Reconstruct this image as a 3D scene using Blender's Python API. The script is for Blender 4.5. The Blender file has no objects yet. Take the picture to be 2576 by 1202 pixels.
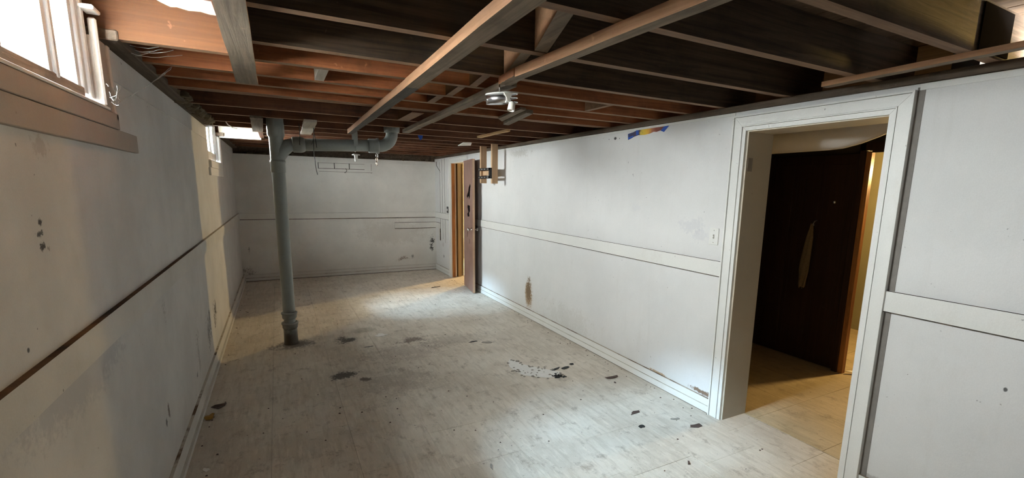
import bpy, bmesh, math, random
from mathutils import Vector, Matrix
random.seed(7)
S = bpy.context.scene
C = S.collection
PI = math.pi

# ------------------------------------------------------------------ camera
RX = Vector((0.8804775744, -0.4737765265, 0.0171768396))
RD = Vector((-0.0674757431, -0.1610964132, -0.9846293566))
RF = Vector((0.4692614038, 0.8657850475, -0.1738102024))
cd = bpy.data.cameras.new('camera')
cam = bpy.data.objects.new('camera', cd); C.objects.link(cam)
M = Matrix((RX, -RD, -RF)).transposed().to_4x4()
M.translation = Vector((0.54713, 0.0, 1.5))
cam.matrix_world = M
cd.sensor_width = 36.0
cd.lens = 1173.341 / 2576 * 36
cd.shift_x = -(1337.93 - 1288) / 2576
cd.shift_y = (681.12 - 601) / 2576
cd.clip_start = 0.02
S.camera = cam

# ------------------------------------------------------------------ world, lights, exposure
W = bpy.data.worlds.new('sky'); S.world = W; W.use_nodes = True
bg = W.node_tree.nodes['Background']
bg.inputs['Color'].default_value = (0.96, 0.98, 1.0, 1)
bg.inputs['Strength'].default_value = 52.0
sd = bpy.data.lights.new('sun', 'SUN'); sd.energy = 18.0; sd.angle = math.radians(24); sd.color = (0.52, 0.75, 1.0)
sun = bpy.data.objects.new('sun', sd); C.objects.link(sun)
sun.rotation_euler = Vector((2.35, 0.06, -1.98)).to_track_quat('-Z', 'Y').to_euler()


def lamp(name, loc, power, col, size=0.04):
    l = bpy.data.lights.new(name, 'POINT'); l.energy = power; l.color = col; l.shadow_soft_size = size
    o = bpy.data.objects.new(name, l); C.objects.link(o); o.location = loc
    return o


def portal(name, y0, y1, z0, z1):
    l = bpy.data.lights.new(name, 'AREA'); l.shape = 'RECTANGLE'; l.size = z1 - z0; l.size_y = y1 - y0
    l.cycles.is_portal = True
    o = bpy.data.objects.new(name, l); C.objects.link(o)
    o.location = (-0.19, (y0 + y1) / 2, (z0 + z1) / 2); o.rotation_euler = (0, -PI / 2, 0)


portal('sky_portal', 1.6, 2.34, 1.78, 2.17)
portal('sky_portal', 5.45, 6.33, 1.72, 2.11)
portal('sky_portal', -0.27, 0.0, 1.78, 2.17)
WARM = (1.0, 0.66, 0.24)
lamp('bulb_room', (5.30, 1.93, 1.70), 20, WARM)
lamp('bulb_closet', (4.40, 0.42, 1.962), 26, (1.0, 0.70, 0.20))
lamp('bulb_utility', (5.0, 8.28, 1.75), 70, (1.0, 0.72, 0.30))
S.view_settings.view_transform = 'Standard'
S.view_settings.look = 'None'
S.view_settings.gamma = 1.0
S.view_settings.use_curve_mapping = False
S.view_settings.exposure = 2.25
S.cycles.use_denoising = True
S.cycles.max_bounces = 10
S.cycles.diffuse_bounces = 6
S.cycles.transparent_max_bounces = 12
S.cycles.sample_clamp_indirect = 6.0
S.cycles.caustics_reflective = False
S.cycles.caustics_refractive = False


# ------------------------------------------------------------------ material helpers
class NT:
    def __init__(s, name):
        s.m = bpy.data.materials.new(name); s.m.use_nodes = True
        s.t = s.m.node_tree; s.n = s.t.nodes; s.l = s.t.links
        s.b = s.n['Principled BSDF']
        g = s.n.new('ShaderNodeNewGeometry'); s.pos = g.outputs['Position']; s.nrm = g.outputs['Normal']

    def set(s, sock, v):
        if hasattr(v, 'is_output') or isinstance(v, bpy.types.NodeSocket): s.l.new(v, sock)
        elif isinstance(v, (tuple, list)) and len(v) == 3 and sock.type == 'RGBA': sock.default_value = (*v, 1)
        else: sock.default_value = v

    def math(s, op, a, b=0.0, c=None):
        n = s.n.new('ShaderNodeMath'); n.operation = op
        s.set(n.inputs[0], a); s.set(n.inputs[1], b)
        if c is not None: s.set(n.inputs[2], c)
        return n.outputs[0]

    def map(s, v, sc, loc=(0, 0, 0)):
        n = s.n.new('ShaderNodeMapping'); s.l.new(v, n.inputs[0])
        n.inputs['Scale'].default_value = sc; n.inputs['Location'].default_value = loc
        return n.outputs[0]

    def noise(s, sc=5, det=4, rough=0.6, v=None, out='Fac', dist=0.0):
        n = s.n.new('ShaderNodeTexNoise'); s.l.new(v if v is not None else s.pos, n.inputs['Vector'])
        n.inputs['Scale'].default_value = sc; n.inputs['Detail'].default_value = det
        n.inputs['Roughness'].default_value = rough; n.inputs['Distortion'].default_value = dist
        return n.outputs[0] if out == 'Fac' else n.outputs[1]

    def ramp(s, f, a, b, smooth=True):
        n = s.n.new('ShaderNodeMapRange'); n.interpolation_type = 'SMOOTHSTEP' if smooth else 'LINEAR'
        s.set(n.inputs[0], f); n.inputs[1].default_value = a; n.inputs[2].default_value = b
        return n.outputs[0]

    def mix(s, f, a, b, mode='MIX'):
        n = s.n.new('ShaderNodeMix'); n.data_type = 'RGBA'; n.blend_type = mode
        s.set(n.inputs[0], f); s.set(n.inputs[6], a); s.set(n.inputs[7], b)
        return n.outputs[2]

    def sep(s, v):
        n = s.n.new('ShaderNodeSeparateXYZ'); s.l.new(v, n.inputs[0]); return n.outputs

    def bump(s, h, st=0.3, d=0.01):
        n = s.n.new('ShaderNodeBump'); n.inputs['Strength'].default_value = st; n.inputs['Distance'].default_value = d
        s.l.new(h, n.inputs['Height']); s.l.new(n.outputs[0], s.b.inputs['Normal'])

    def fin(s, col, rough=0.7, metal=0.0, spec=0.4):
        s.set(s.b.inputs['Base Color'], col); s.set(s.b.inputs['Roughness'], rough)
        s.b.inputs['Metallic'].default_value = metal; s.b.inputs['Specular IOR Level'].default_value = spec
        return s.m

    def stains(s, col, ax, items):
        """irregular marks on a surface: (a, b, ra, rb, colour, strength, raggedness)"""
        p = s.sep(s.pos); idx = {'x': 0, 'y': 1, 'z': 2}
        nz = s.noise(48, 6, 0.75)
        nz2 = s.noise(9, 3, 0.6)
        nz = s.math('MULTIPLY_ADD', nz2, 0.6, nz)
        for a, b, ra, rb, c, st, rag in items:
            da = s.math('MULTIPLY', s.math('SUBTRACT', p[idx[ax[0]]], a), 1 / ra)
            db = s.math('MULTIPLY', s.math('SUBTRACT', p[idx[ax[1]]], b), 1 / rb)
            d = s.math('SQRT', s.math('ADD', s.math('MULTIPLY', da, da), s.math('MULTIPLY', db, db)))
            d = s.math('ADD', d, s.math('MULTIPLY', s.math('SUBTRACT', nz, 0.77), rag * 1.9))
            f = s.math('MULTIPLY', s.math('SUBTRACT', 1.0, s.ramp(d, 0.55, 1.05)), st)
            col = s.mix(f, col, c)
        return col


def paint(name, base, mott=0.14, dirt=(0.30, 0.26, 0.20), dirt_amt=0.35, specks=0.5, rough=0.6, stains=None, ax='yz', zfade=None, streak=0.0, spec=0.35):
    k = NT(name)
    n1 = k.noise(2.2, 5, 0.62)
    lo = tuple(c * (1 - mott) for c in base); hi = tuple(min(1, c * (1 + mott * 0.4)) for c in base)
    col = k.mix(k.ramp(n1, 0.3, 0.72), lo, hi)
    n2 = k.noise(5.5, 6, 0.7, v=k.map(k.pos, (1, 1, 0.55), (3, 7, 1)))
    col = k.mix(k.math('MULTIPLY', k.ramp(n2, 0.56, 0.85), dirt_amt), col, dirt)
    gr = k.noise(230, 2, 0.5)
    col = k.mix(0.22, col, k.mix(gr, tuple(c * 0.62 for c in base), tuple(min(1, c * 1.3) for c in base)))
    if streak:
        n4 = k.noise(6, 4, 0.6, v=k.map(k.pos, (3, 3, 0.25)))
        col = k.mix(k.math('MULTIPLY', k.ramp(n4, 0.55, 0.8), streak), col, dirt)
    if zfade:
        z = k.sep(k.pos)[2]
        f = k.math('MULTIPLY', k.math('SUBTRACT', 1.0, k.ramp(k.math('ADD', z, k.math('MULTIPLY', n2, 0.3)), 0.15, zfade[0])), zfade[1])
        col = k.mix(f, col, dirt)
    if specks:
        n3 = k.noise(42, 2, 0.5)
        col = k.mix(k.math('MULTIPLY', k.ramp(n3, 0.74, 0.80), specks), col, (0.06, 0.05, 0.045))
    if stains: col = k.stains(col, ax, stains)
    k.bump(k.math('MULTIPLY_ADD', gr, 0.25, k.noise(60, 3, 0.6)), 0.18, 0.004)
    return k.fin(col, rough, spec=spec)


def wood(name, a, b, axis='x', rough=0.75, grime=0.35, grime_col=(0.03, 0.022, 0.018), sc=1.0, spec=0.25):
    k = NT(name)
    st = {'x': (0.6, 14, 14), 'y': (14, 0.6, 14), 'z': (14, 14, 0.6)}[axis]
    st = tuple(v * sc for v in st)
    g = k.noise(3.0, 5, 0.65, v=k.map(k.pos, st), dist=0.6)
    col = k.mix(k.ramp(g, 0.28, 0.72), a, b)
    n = k.noise(3.4, 5, 0.7)
    col = k.mix(k.math('MULTIPLY', k.ramp(n, 0.42, 0.72), grime), col, grime_col)
    n2 = k.noise(26, 3, 0.6)
    col = k.mix(k.math('MULTIPLY', k.ramp(n2, 0.68, 0.76), 0.4), col, tuple(min(1, c * 1.7 + 0.03) for c in b))
    k.bump(g, 0.35, 0.004)
    return k.fin(col, rough, spec=spec)


def plain(name, c, rough=0.6, metal=0.0, var=0.2, spec=0.4, sc=30):
    k = NT(name)
    col = k.mix(k.noise(sc, 4, 0.6), tuple(v * (1 - var) for v in c), tuple(min(1, v * (1 + var)) for v in c))
    return k.fin(col, rough, metal, spec)


MAT = {}
BRN = (0.085, 0.05, 0.03); BLK = (0.02, 0.018, 0.017); RUST = (0.16, 0.085, 0.04)
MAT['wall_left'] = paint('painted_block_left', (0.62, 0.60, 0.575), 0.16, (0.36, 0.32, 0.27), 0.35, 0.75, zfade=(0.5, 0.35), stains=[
    (4.78, 0.41, 0.08, 0.09, BLK, 0.95, 3.2), (4.70, 0.38, 0.05, 0.10, BLK, 0.9, 3.0), (4.42, 0.40, 0.035, 0.13, BLK, 0.85, 2.8), (4.30, 0.36, 0.10, 0.13, (0.12, 0.11, 0.10), 0.7, 3.0),
    (3.75, 0.38, 0.07, 0.14, (0.2, 0.19, 0.18), 0.55, 2.8), (3.62, 0.25, 0.03, 0.025, BLK, 0.7, 2.0), (2.91, 0.86, 0.03, 0.08, (0.25, 0.24, 0.23), 0.5, 2.6),
    (1.672, 1.392, 0.016, 0.008, BLK, 0.95, 2.2), (1.66, 1.363, 0.02, 0.008, BLK, 0.9, 2.4), (1.668, 1.329, 0.018, 0.013, BLK, 0.95, 2.2), (1.70, 1.322, 0.014, 0.010, (0.2, 0.17, 0.15), 0.7, 2.0),
    (2.75, 0.385, 0.02, 0.05, BRN, 0.8, 1.4), (2.68, 0.355, 0.02, 0.03, BLK, 0.8, 1.2), (1.50, 1.10, 0.008, 0.008, BLK, 0.9, .5),
    (1.55, 0.99, 0.02, 0.012, BLK, 0.9, 1.0), (1.9, 0.95, 0.012, 0.010, BLK, 0.9, 1.0), (1.75, 1.585, 0.06, 0.03, (0.25, 0.2, 0.16), 0.35, 2.2),
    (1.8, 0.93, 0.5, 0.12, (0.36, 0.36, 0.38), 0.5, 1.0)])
MAT['wall_right'] = paint('painted_board_right', (0.70, 0.695, 0.68), 0.07, (0.42, 0.39, 0.33), 0.22, 0.55, zfade=(0.45, 0.16), streak=0.10, stains=[
    (4.705, 0.28, 0.11, 0.21, (0.32, 0.21, 0.11), 0.95, 0.8), (4.70, 0.32, 0.07, 0.16, (0.14, 0.09, 0.05), 0.8, 1.4),
    (2.34, 1.265, 0.13, 0.07, (0.55, 0.55, 0.575), 0.45, 1.5), (2.24, 1.205, 0.09, 0.045, (0.55, 0.55, 0.58), 0.35, 1.6), (2.91, 1.37, 0.07, 0.05, (0.58, 0.58, 0.61), 0.3, 1.5),
    (3.216, 1.923, 0.022, 0.014, BLK, 0.95, 0.4), (3.30, 1.922, 0.006, 0.005, BLK, 0.9, 0.3), (3.16, 1.918, 0.006, 0.006, BLK, 0.9, 0.3),
    (5.0, 1.90, 0.25, 0.05, (0.4, 0.37, 0.32), 0.45, 2.0), (2.10, 0.125, 0.17, 0.02, RUST, 0.9, 1.2), (2.55, 0.108, 0.12, 0.012, (0.35, 0.2, 0.08), 0.8, 1.2),
    (3.9, 0.20, 0.6, 0.14, (0.5, 0.48, 0.43), 0.3, 1.8), (0.641, 0.74, 0.008, 0.012, BLK, 0.85, 0.6), (1.02, 0.10, 0.12, 0.03, (0.3, 0.28, 0.26), 0.6, 1.4),
    (7.93, 0.50, 0.02, 0.05, (0.3, 0.2, 0.17), 0.6, 1.4), (7.9, 0.3, 0.03, 0.03, BLK, 0.6, 1.8)])
MAT['wall_far'] = paint('painted_block_far', (0.72, 0.705, 0.66), 0.13, (0.40, 0.35, 0.28), 0.35, 0.6, zfade=(0.7, 0.30), ax='xz', stains=[
    (2.985, 0.52, 0.035, 0.11, BLK, 0.9, 3.2), (2.96, 0.42, 0.04, 0.08, BLK, 0.7, 3.2), (2.45, 0.235, 0.10, 0.035, (0.2, 0.13, 0.09), 0.7, 2.8),
    (2.62, 0.26, 0.03, 0.04, BLK, 0.6, 1.6), (0.10, 0.50, 0.02, 0.06, BLK, 0.6, 2.6), (0.08, 0.15, 0.07, 0.07, BRN, 0.55, 2.8), (2.3, 0.7, 0.7, 0.25, (0.5, 0.47, 0.42), 0.4, 1.0)])
MAT['wall_back'] = paint('painted_wall_back', (0.68, 0.67, 0.65))
MAT['trim'] = paint('white_trim_paint', (0.74, 0.735, 0.70), 0.06, (0.36, 0.28, 0.18), 0.30, 0.6, rough=0.42, spec=0.5)
MAT['trim_left'] = paint('dirty_trim_paint', (0.60, 0.575, 0.53), 0.14, (0.28, 0.22, 0.15), 0.5, 0.7, rough=0.5)
MAT['sash'] = paint('sash_paint', (0.70, 0.71, 0.70), 0.1, (0.4, 0.3, 0.18), 0.4, 0.5, rough=0.5)
MAT['apron'] = paint('apron_paint', (0.37, 0.315, 0.27), 0.12, (0.25, 0.17, 0.12), 0.4, 0.8)
MAT['sill'] = wood('dirty_sill_wood', (0.20, 0.15, 0.11), (0.34, 0.27, 0.21), 'y', grime=0.5)
k = NT('grimy_ledge')
gcol = k.mix(k.ramp(k.noise(4.0, 5, 0.7), 0.35, 0.66), (0.20, 0.105, 0.05), (0.035, 0.02, 0.014))
yy = k.sep(k.pos)[1]
fy = k.math('ADD', yy, k.math('MULTIPLY', k.noise(2.5, 3), 1.6))
MAT['ledge'] = k.fin(k.mix(k.ramp(fy, 4.2, 5.6), gcol, (0.52, 0.48, 0.42)), 0.9)
k = NT('seam_grime_shade')
MAT['seam'] = k.fin(k.mix(k.ramp(k.noise(9, 4, .65), .38, .66), (0.03, 0.022, 0.016), (0.14, 0.10, 0.07)), 0.95)  # dirt in joints, and painted shade below the rails
k = NT('seam_rust')
MAT['rust'] = k.fin(k.mix(k.ramp(k.noise(5, 4, .65), .36, .60), (0.10, 0.05, 0.02), (0.42, 0.36, 0.28)), 0.95)
k = NT('baseboard_top')
MAT['base_top'] = k.fin(k.mix(k.ramp(k.noise(3.5, 5, .7), .50, .66), (0.55, 0.51, 0.44), (0.14, 0.08, 0.045)), 0.8)
MAT['joist_lit'] = wood('joist_lit_wood', (0.22, 0.068, 0.025), (0.40, 0.14, 0.055), 'x', grime=0.45, grime_col=(0.03, 0.016, 0.01))  # brighter, redder copy of the joist wood: window light painted into the colour
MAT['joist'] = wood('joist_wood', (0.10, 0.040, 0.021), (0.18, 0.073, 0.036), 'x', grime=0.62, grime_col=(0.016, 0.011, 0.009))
MAT['joist_edge'] = wood('joist_edge_wood', (0.19, 0.115, 0.07), (0.29, 0.18, 0.11), 'x', grime=0.35, grime_col=(0.12, 0.07, 0.045))  # paler undersides: old lath tone with floor bounce painted in
MAT['joist_orange'] = wood('joist_orange_wood', (0.058, 0.020, 0.0055), (0.092, 0.036, 0.0105), 'x', grime=0.4, grime_col=(0.045, 0.022, 0.013))
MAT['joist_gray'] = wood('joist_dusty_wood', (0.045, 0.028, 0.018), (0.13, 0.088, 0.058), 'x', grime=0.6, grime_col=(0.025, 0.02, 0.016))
MAT['subfloor'] = wood('subfloor_wood', (0.08, 0.05, 0.03), (0.15, 0.09, 0.05), 'y')
MAT['plate'] = wood('plate_wood', (0.07, 0.05, 0.035), (0.16, 0.12, 0.085), 'y', grime=0.5)
MAT['strap_under'] = wood('strap_weathered', (0.16, 0.12, 0.082), (0.27, 0.21, 0.15), 'y', grime=0.45, grime_col=(0.06, 0.042, 0.03))
MAT['strap_dark'] = wood('strap_blackened', (0.05, 0.045, 0.038), (0.12, 0.105, 0.085), 'y', grime=0.5)
MAT['strap_side'] = wood('strap_side', (0.36, 0.185, 0.095), (0.50, 0.28, 0.155), 'y', grime=0.25, grime_col=(0.25, 0.13, 0.08))
MAT['plank_gray'] = wood('plank_gray', (0.12, 0.092, 0.062), (0.23, 0.18, 0.13), 'y', grime=0.55, grime_col=(0.10, 0.08, 0.06))
MAT['plank_pale'] = wood('plank_pale', (0.42, 0.38, 0.31), (0.56, 0.50, 0.42), 'y', grime=0.25, grime_col=(0.2, 0.17, 0.13))
MAT['new_wood'] = wood('new_stud_wood', (0.48, 0.30, 0.17), (0.62, 0.42, 0.26), 'z', grime=0.1, grime_col=(0.25, 0.14, 0.06))
MAT['stick'] = wood('stick_wood', (0.50, 0.30, 0.14), (0.62, 0.40, 0.2), 'y', grime=0.15, grime_col=(0.3, 0.15, 0.06))
MAT['red_wood'] = wood('red_wood', (0.30, 0.12, 0.06), (0.45, 0.2, 0.10), 'y', grime=0.2)
MAT['frame_wood'] = wood('framing_wood', (0.34, 0.22, 0.09), (0.50, 0.35, 0.16), 'z', grime=0.15)
MAT['jamb_wood'] = wood('jamb_wood', (0.26, 0.10, 0.03), (0.46, 0.2, 0.065), 'z', grime=0.25, grime_col=(0.10, 0.035, 0.012), rough=0.45)
MAT['brown_door'] = wood('brown_door', (0.018, 0.008, 0.005), (0.036, 0.016, 0.009), 'z', grime=0.2, rough=0.5)
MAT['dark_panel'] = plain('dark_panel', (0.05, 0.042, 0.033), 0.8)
k = NT('door_skin')
col = k.mix(k.ramp(k.noise(3.0, 5, 0.65), 0.3, 0.7), (0.20, 0.11, 0.085), (0.28, 0.165, 0.13))
col = k.mix(k.math('MULTIPLY', k.ramp(k.noise(9, 4, 0.7, v=k.map(k.pos, (4, 4, .5))), 0.58, 0.75), 0.4), col, (0.42, 0.28, 0.23))
MAT['door_skin'] = k.fin(col, 0.5)
MAT['door_edge'] = wood('door_edge', (0.44, 0.28, 0.18), (0.58, 0.4, 0.27), 'z', grime=0.2, grime_col=(0.3, 0.12, 0.07))
MAT['black'] = plain('shade_black', (0.012, 0.010, 0.009), 0.9, spec=0.0)
MAT['white_gloss'] = plain('cream_gloss_paint', (0.80, 0.76, 0.64), 0.4, var=0.05, sc=6)
MAT['white_plastic'] = plain('white_plastic', (0.78, 0.77, 0.73), 0.4, var=0.06)
MAT['ceramic'] = plain('white_porcelain', (0.78, 0.74, 0.66), 0.25, var=0.06)
MAT['alu'] = plain('aluminium', (0.72, 0.72, 0.73), 0.26, 1.0, 0.08)
MAT['steel'] = plain('dull_steel', (0.42, 0.41, 0.40), 0.35, 1.0, 0.15)
MAT['black_metal'] = plain('black_metal', (0.022, 0.02, 0.02), 0.5, 0.0, 0.2)
MAT['copper'] = plain('copper_wire', (0.8, 0.62, 0.5), 0.25, 1.0, 0.1)
MAT['chrome'] = plain('brushed_nickel', (0.7, 0.68, 0.64), 0.22, 1.0, 0.08)
MAT['rubber'] = plain('black_cable', (0.02, 0.018, 0.016), 0.55)
MAT['blue'] = plain('blue_tape', (0.012, 0.075, 0.40), 0.55, var=0.15)
MAT['rag'] = plain('dirty_cloth', (0.17, 0.12, 0.065), 0.95, var=0.25, sc=60)
MAT['duct'] = paint('duct_wrap', (0.74, 0.70, 0.66), 0.06, (0.5, 0.45, 0.38), 0.2, 0.3, rough=0.7)
MAT['mortar'] = plain('crumbly_mortar', (0.12, 0.092, 0.058), 0.95, var=0.6, sc=40)
MAT['web'] = plain('cobweb_silk', (0.62, 0.62, 0.60), 0.9, var=0.2)
MAT['ext'] = plain('outside_concrete', (0.74, 0.73, 0.70), 0.9, var=0.1)
MAT['room_yellow'] = paint('yellow_wall', (0.27, 0.245, 0.15), 0.12, (0.3, 0.27, 0.17), 0.4, 0.3)
MAT['gap_gray'] = plain('gap_gray', (0.22, 0.20, 0.18), 0.9, var=0.25)
MAT['olive_panel'] = plain('olive_panel', (0.20, 0.17, 0.11), 0.8, var=0.15)
MAT['jamb_paint'] = paint('aged_jamb_paint', (0.56, 0.50, 0.40), 0.08, (0.3, 0.24, 0.16), 0.3, 0.4)
MAT['chip_dark'] = plain('dark_chip', (0.09, 0.06, 0.05), 0.8, var=0.4)
MAT['chip_black'] = plain('black_chip', (0.02, 0.022, 0.022), 0.6, var=0.4)
MAT['chip_pale'] = plain('pale_chip', (0.80, 0.78, 0.74), 0.8, var=0.12)
MAT['chip_gray'] = plain('grey_chip', (0.30, 0.27, 0.23), 0.8, var=0.35)
MAT['leaf'] = plain('dry_leaf', (0.42, 0.24, 0.05), 0.8, var=0.35)
# bottom grime on iron pipe
k = NT('grey_pipe_paint')
z = k.sep(k.pos)[2]
base = k.mix(k.noise(7, 5, 0.65), (0.20, 0.22, 0.205), (0.31, 0.33, 0.31))
gr = k.noise(160, 2, 0.5)
base = k.mix(0.25, base, k.mix(gr, (0.14, 0.15, 0.14), (0.4, 0.42, 0.4)))
fz = k.ramp(k.math('ADD', z, k.math('MULTIPLY', k.noise(14, 4, 0.7), 0.22)), 0.16, 0.36)
base = k.mix(fz, (0.075, 0.058, 0.042), base)
k.bump(k.noise(70, 3), 0.25, 0.004)
MAT['pipe'] = k.fin(base, 0.38, spec=0.5)
# sheet glass
m = bpy.data.materials.new('window_glass'); m.use_nodes = True
t = m.node_tree; t.nodes.clear()
o_ = t.nodes.new('ShaderNodeOutputMaterial'); mx = t.nodes.new('ShaderNodeMixShader')
tr = t.nodes.new('ShaderNodeBsdfTransparent'); gl = t.nodes.new('ShaderNodeBsdfGlossy'); gl.inputs['Roughness'].default_value = 0.03
tr.inputs['Color'].default_value = (0.95, 0.97, 0.96, 1)
mx.inputs[0].default_value = 0.06
t.links.new(tr.outputs[0], mx.inputs[1]); t.links.new(gl.outputs[0], mx.inputs[2]); t.links.new(mx.outputs[0], o_.inputs[0])
MAT['glass'] = m


def floor_mat(name, c0, c1, stains):
    k = NT(name)
    n1 = k.noise(1.7, 6, 0.68)
    oi = k.n.new('ShaderNodeObjectInfo')
    col = k.mix(k.ramp(k.math('MULTIPLY_ADD', oi.outputs['Random'], 0.07, n1), 0.40, 0.66), c0, c1)
    st = k.noise(4.0, 5, 0.7, v=k.map(k.pos, (7, 0.9, 1)))
    col = k.mix(k.math('MULTIPLY', k.ramp(st, 0.47, 0.64), 0.42), col, tuple(c * m_ for c, m_ in zip(c0, (0.62, 0.58, 0.52))))
    col = k.mix(k.math('MULTIPLY', k.ramp(k.noise(5, 4, .7, v=k.map(k.pos, (9, 1.2, 1), (5, 2, 0))), 0.52, 0.66), 0.4), col, tuple(min(1, c * 1.25) for c in c1))
    gr = k.noise(170, 2, 0.55)
    col = k.mix(0.25, col, k.mix(gr, tuple(c * 0.55 for c in c0), tuple(min(1, c * 1.35) for c in c1)))
    dm = k.noise(6.5, 7, 0.78, v=k.map(k.pos, (1.5, 1, 1), (1, 4, 0)))
    col = k.mix(k.math('MULTIPLY', k.ramp(dm, 0.52, 0.68), 0.55), col, (0.21, 0.155, 0.105))
    sp = k.noise(34, 4, 0.65)
    col = k.mix(k.math('MULTIPLY', k.ramp(sp, 0.665, 0.71), 0.8), col, (0.045, 0.035, 0.03))
    # grime gathers along the walls
    px = k.sep(k.pos)[0]
    e1 = k.math('SUBTRACT', 1.0, k.ramp(k.math('ADD', px, k.math('MULTIPLY', dm, 0.5)), 0.2, 0.8))
    e2 = k.ramp(k.math('SUBTRACT', px, k.math('MULTIPLY', dm, 0.35)), 2.62, 3.0)
    col = k.mix(k.math('MULTIPLY', k.math('ADD', e1, e2), 0.18), col, (0.16, 0.12, 0.085))
    if stains: col = k.stains(col, 'xy', stains)
    k.bump(k.math('MULTIPLY_ADD', st, 0.5, gr), 0.12, 0.003)
    return k.fin(col, k.math('MULTIPLY_ADD', n1, 0.25, 0.38), spec=0.4)


MAT['tile'] = floor_mat('vinyl_tile', (0.58, 0.51, 0.42), (0.74, 0.675, 0.58), [
    (1.044, 4.735, 0.11, 0.13, (0.03, 0.024, 0.02), 0.92, 1.6), (0.92, 3.81, 0.11, 0.12, (0.045, 0.032, 0.025), 0.92, 1.6),
    (1.06, 3.66, 0.05, 0.04, (0.06, 0.04, 0.03), 0.85, 1.4), (1.62, 4.46, 0.17, 0.10, (0.11, 0.07, 0.05), 0.8, 2.2),
    (1.5, 4.15, 0.45, 0.25, (0.22, 0.15, 0.12), 0.35, 2.0),
    (0.60, 4.80, 0.22, 0.16, (0.06, 0.045, 0.035), 0.75, 1.4), (1.25, 5.0, 0.16, 0.12, (0.24, 0.21, 0.13), 0.45, 1.0),
    (1.22, 4.44, 0.07, 0.02, BLK, 0.8, 1.2), (2.0, 4.3, 0.4, 0.2, (0.2, 0.17, 0.14), 0.35, 1.4),
    (1.3, 3.5, 0.35, 0.3, (0.2, 0.14, 0.1), 0.3, 2.2)])
MAT['tile_hall'] = floor_mat('hall_tile', (0.46, 0.37, 0.23), (0.64, 0.52, 0.35), [])
MAT['slab'] = plain('dark_concrete', (0.09, 0.075, 0.06), 0.95)
k = NT('poster_print')
yy = k.sep(k.pos)[1]; f = k.ramp(k.math('ADD', yy, k.math('MULTIPLY', k.noise(22, 3), 0.10)), 2.68, 3.12, False)
cr = k.n.new('ShaderNodeValToRGB'); k.l.new(f, cr.inputs[0])
els = cr.color_ramp.elements
els[0].position = 0.0; els[0].color = (0.10, 0.012, 0.006, 1); els[1].position = 1.0; els[1].color = (0.006, 0.03, 0.16, 1)
for p, c in ((0.22, (0.20, 0.035, 0.012, 1)), (0.36, (0.42, 0.14, 0.05, 1)), (0.47, (0.75, 0.42, 0.02, 1)), (0.58, (0.70, 0.5, 0.03, 1)), (0.66, (0.06, 0.02, 0.05, 1)), (0.84, (0.012, 0.012, 0.07, 1))):
    e = els.new(p); e.color = c
MAT['poster'] = k.fin(cr.outputs[0], 0.45)


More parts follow.
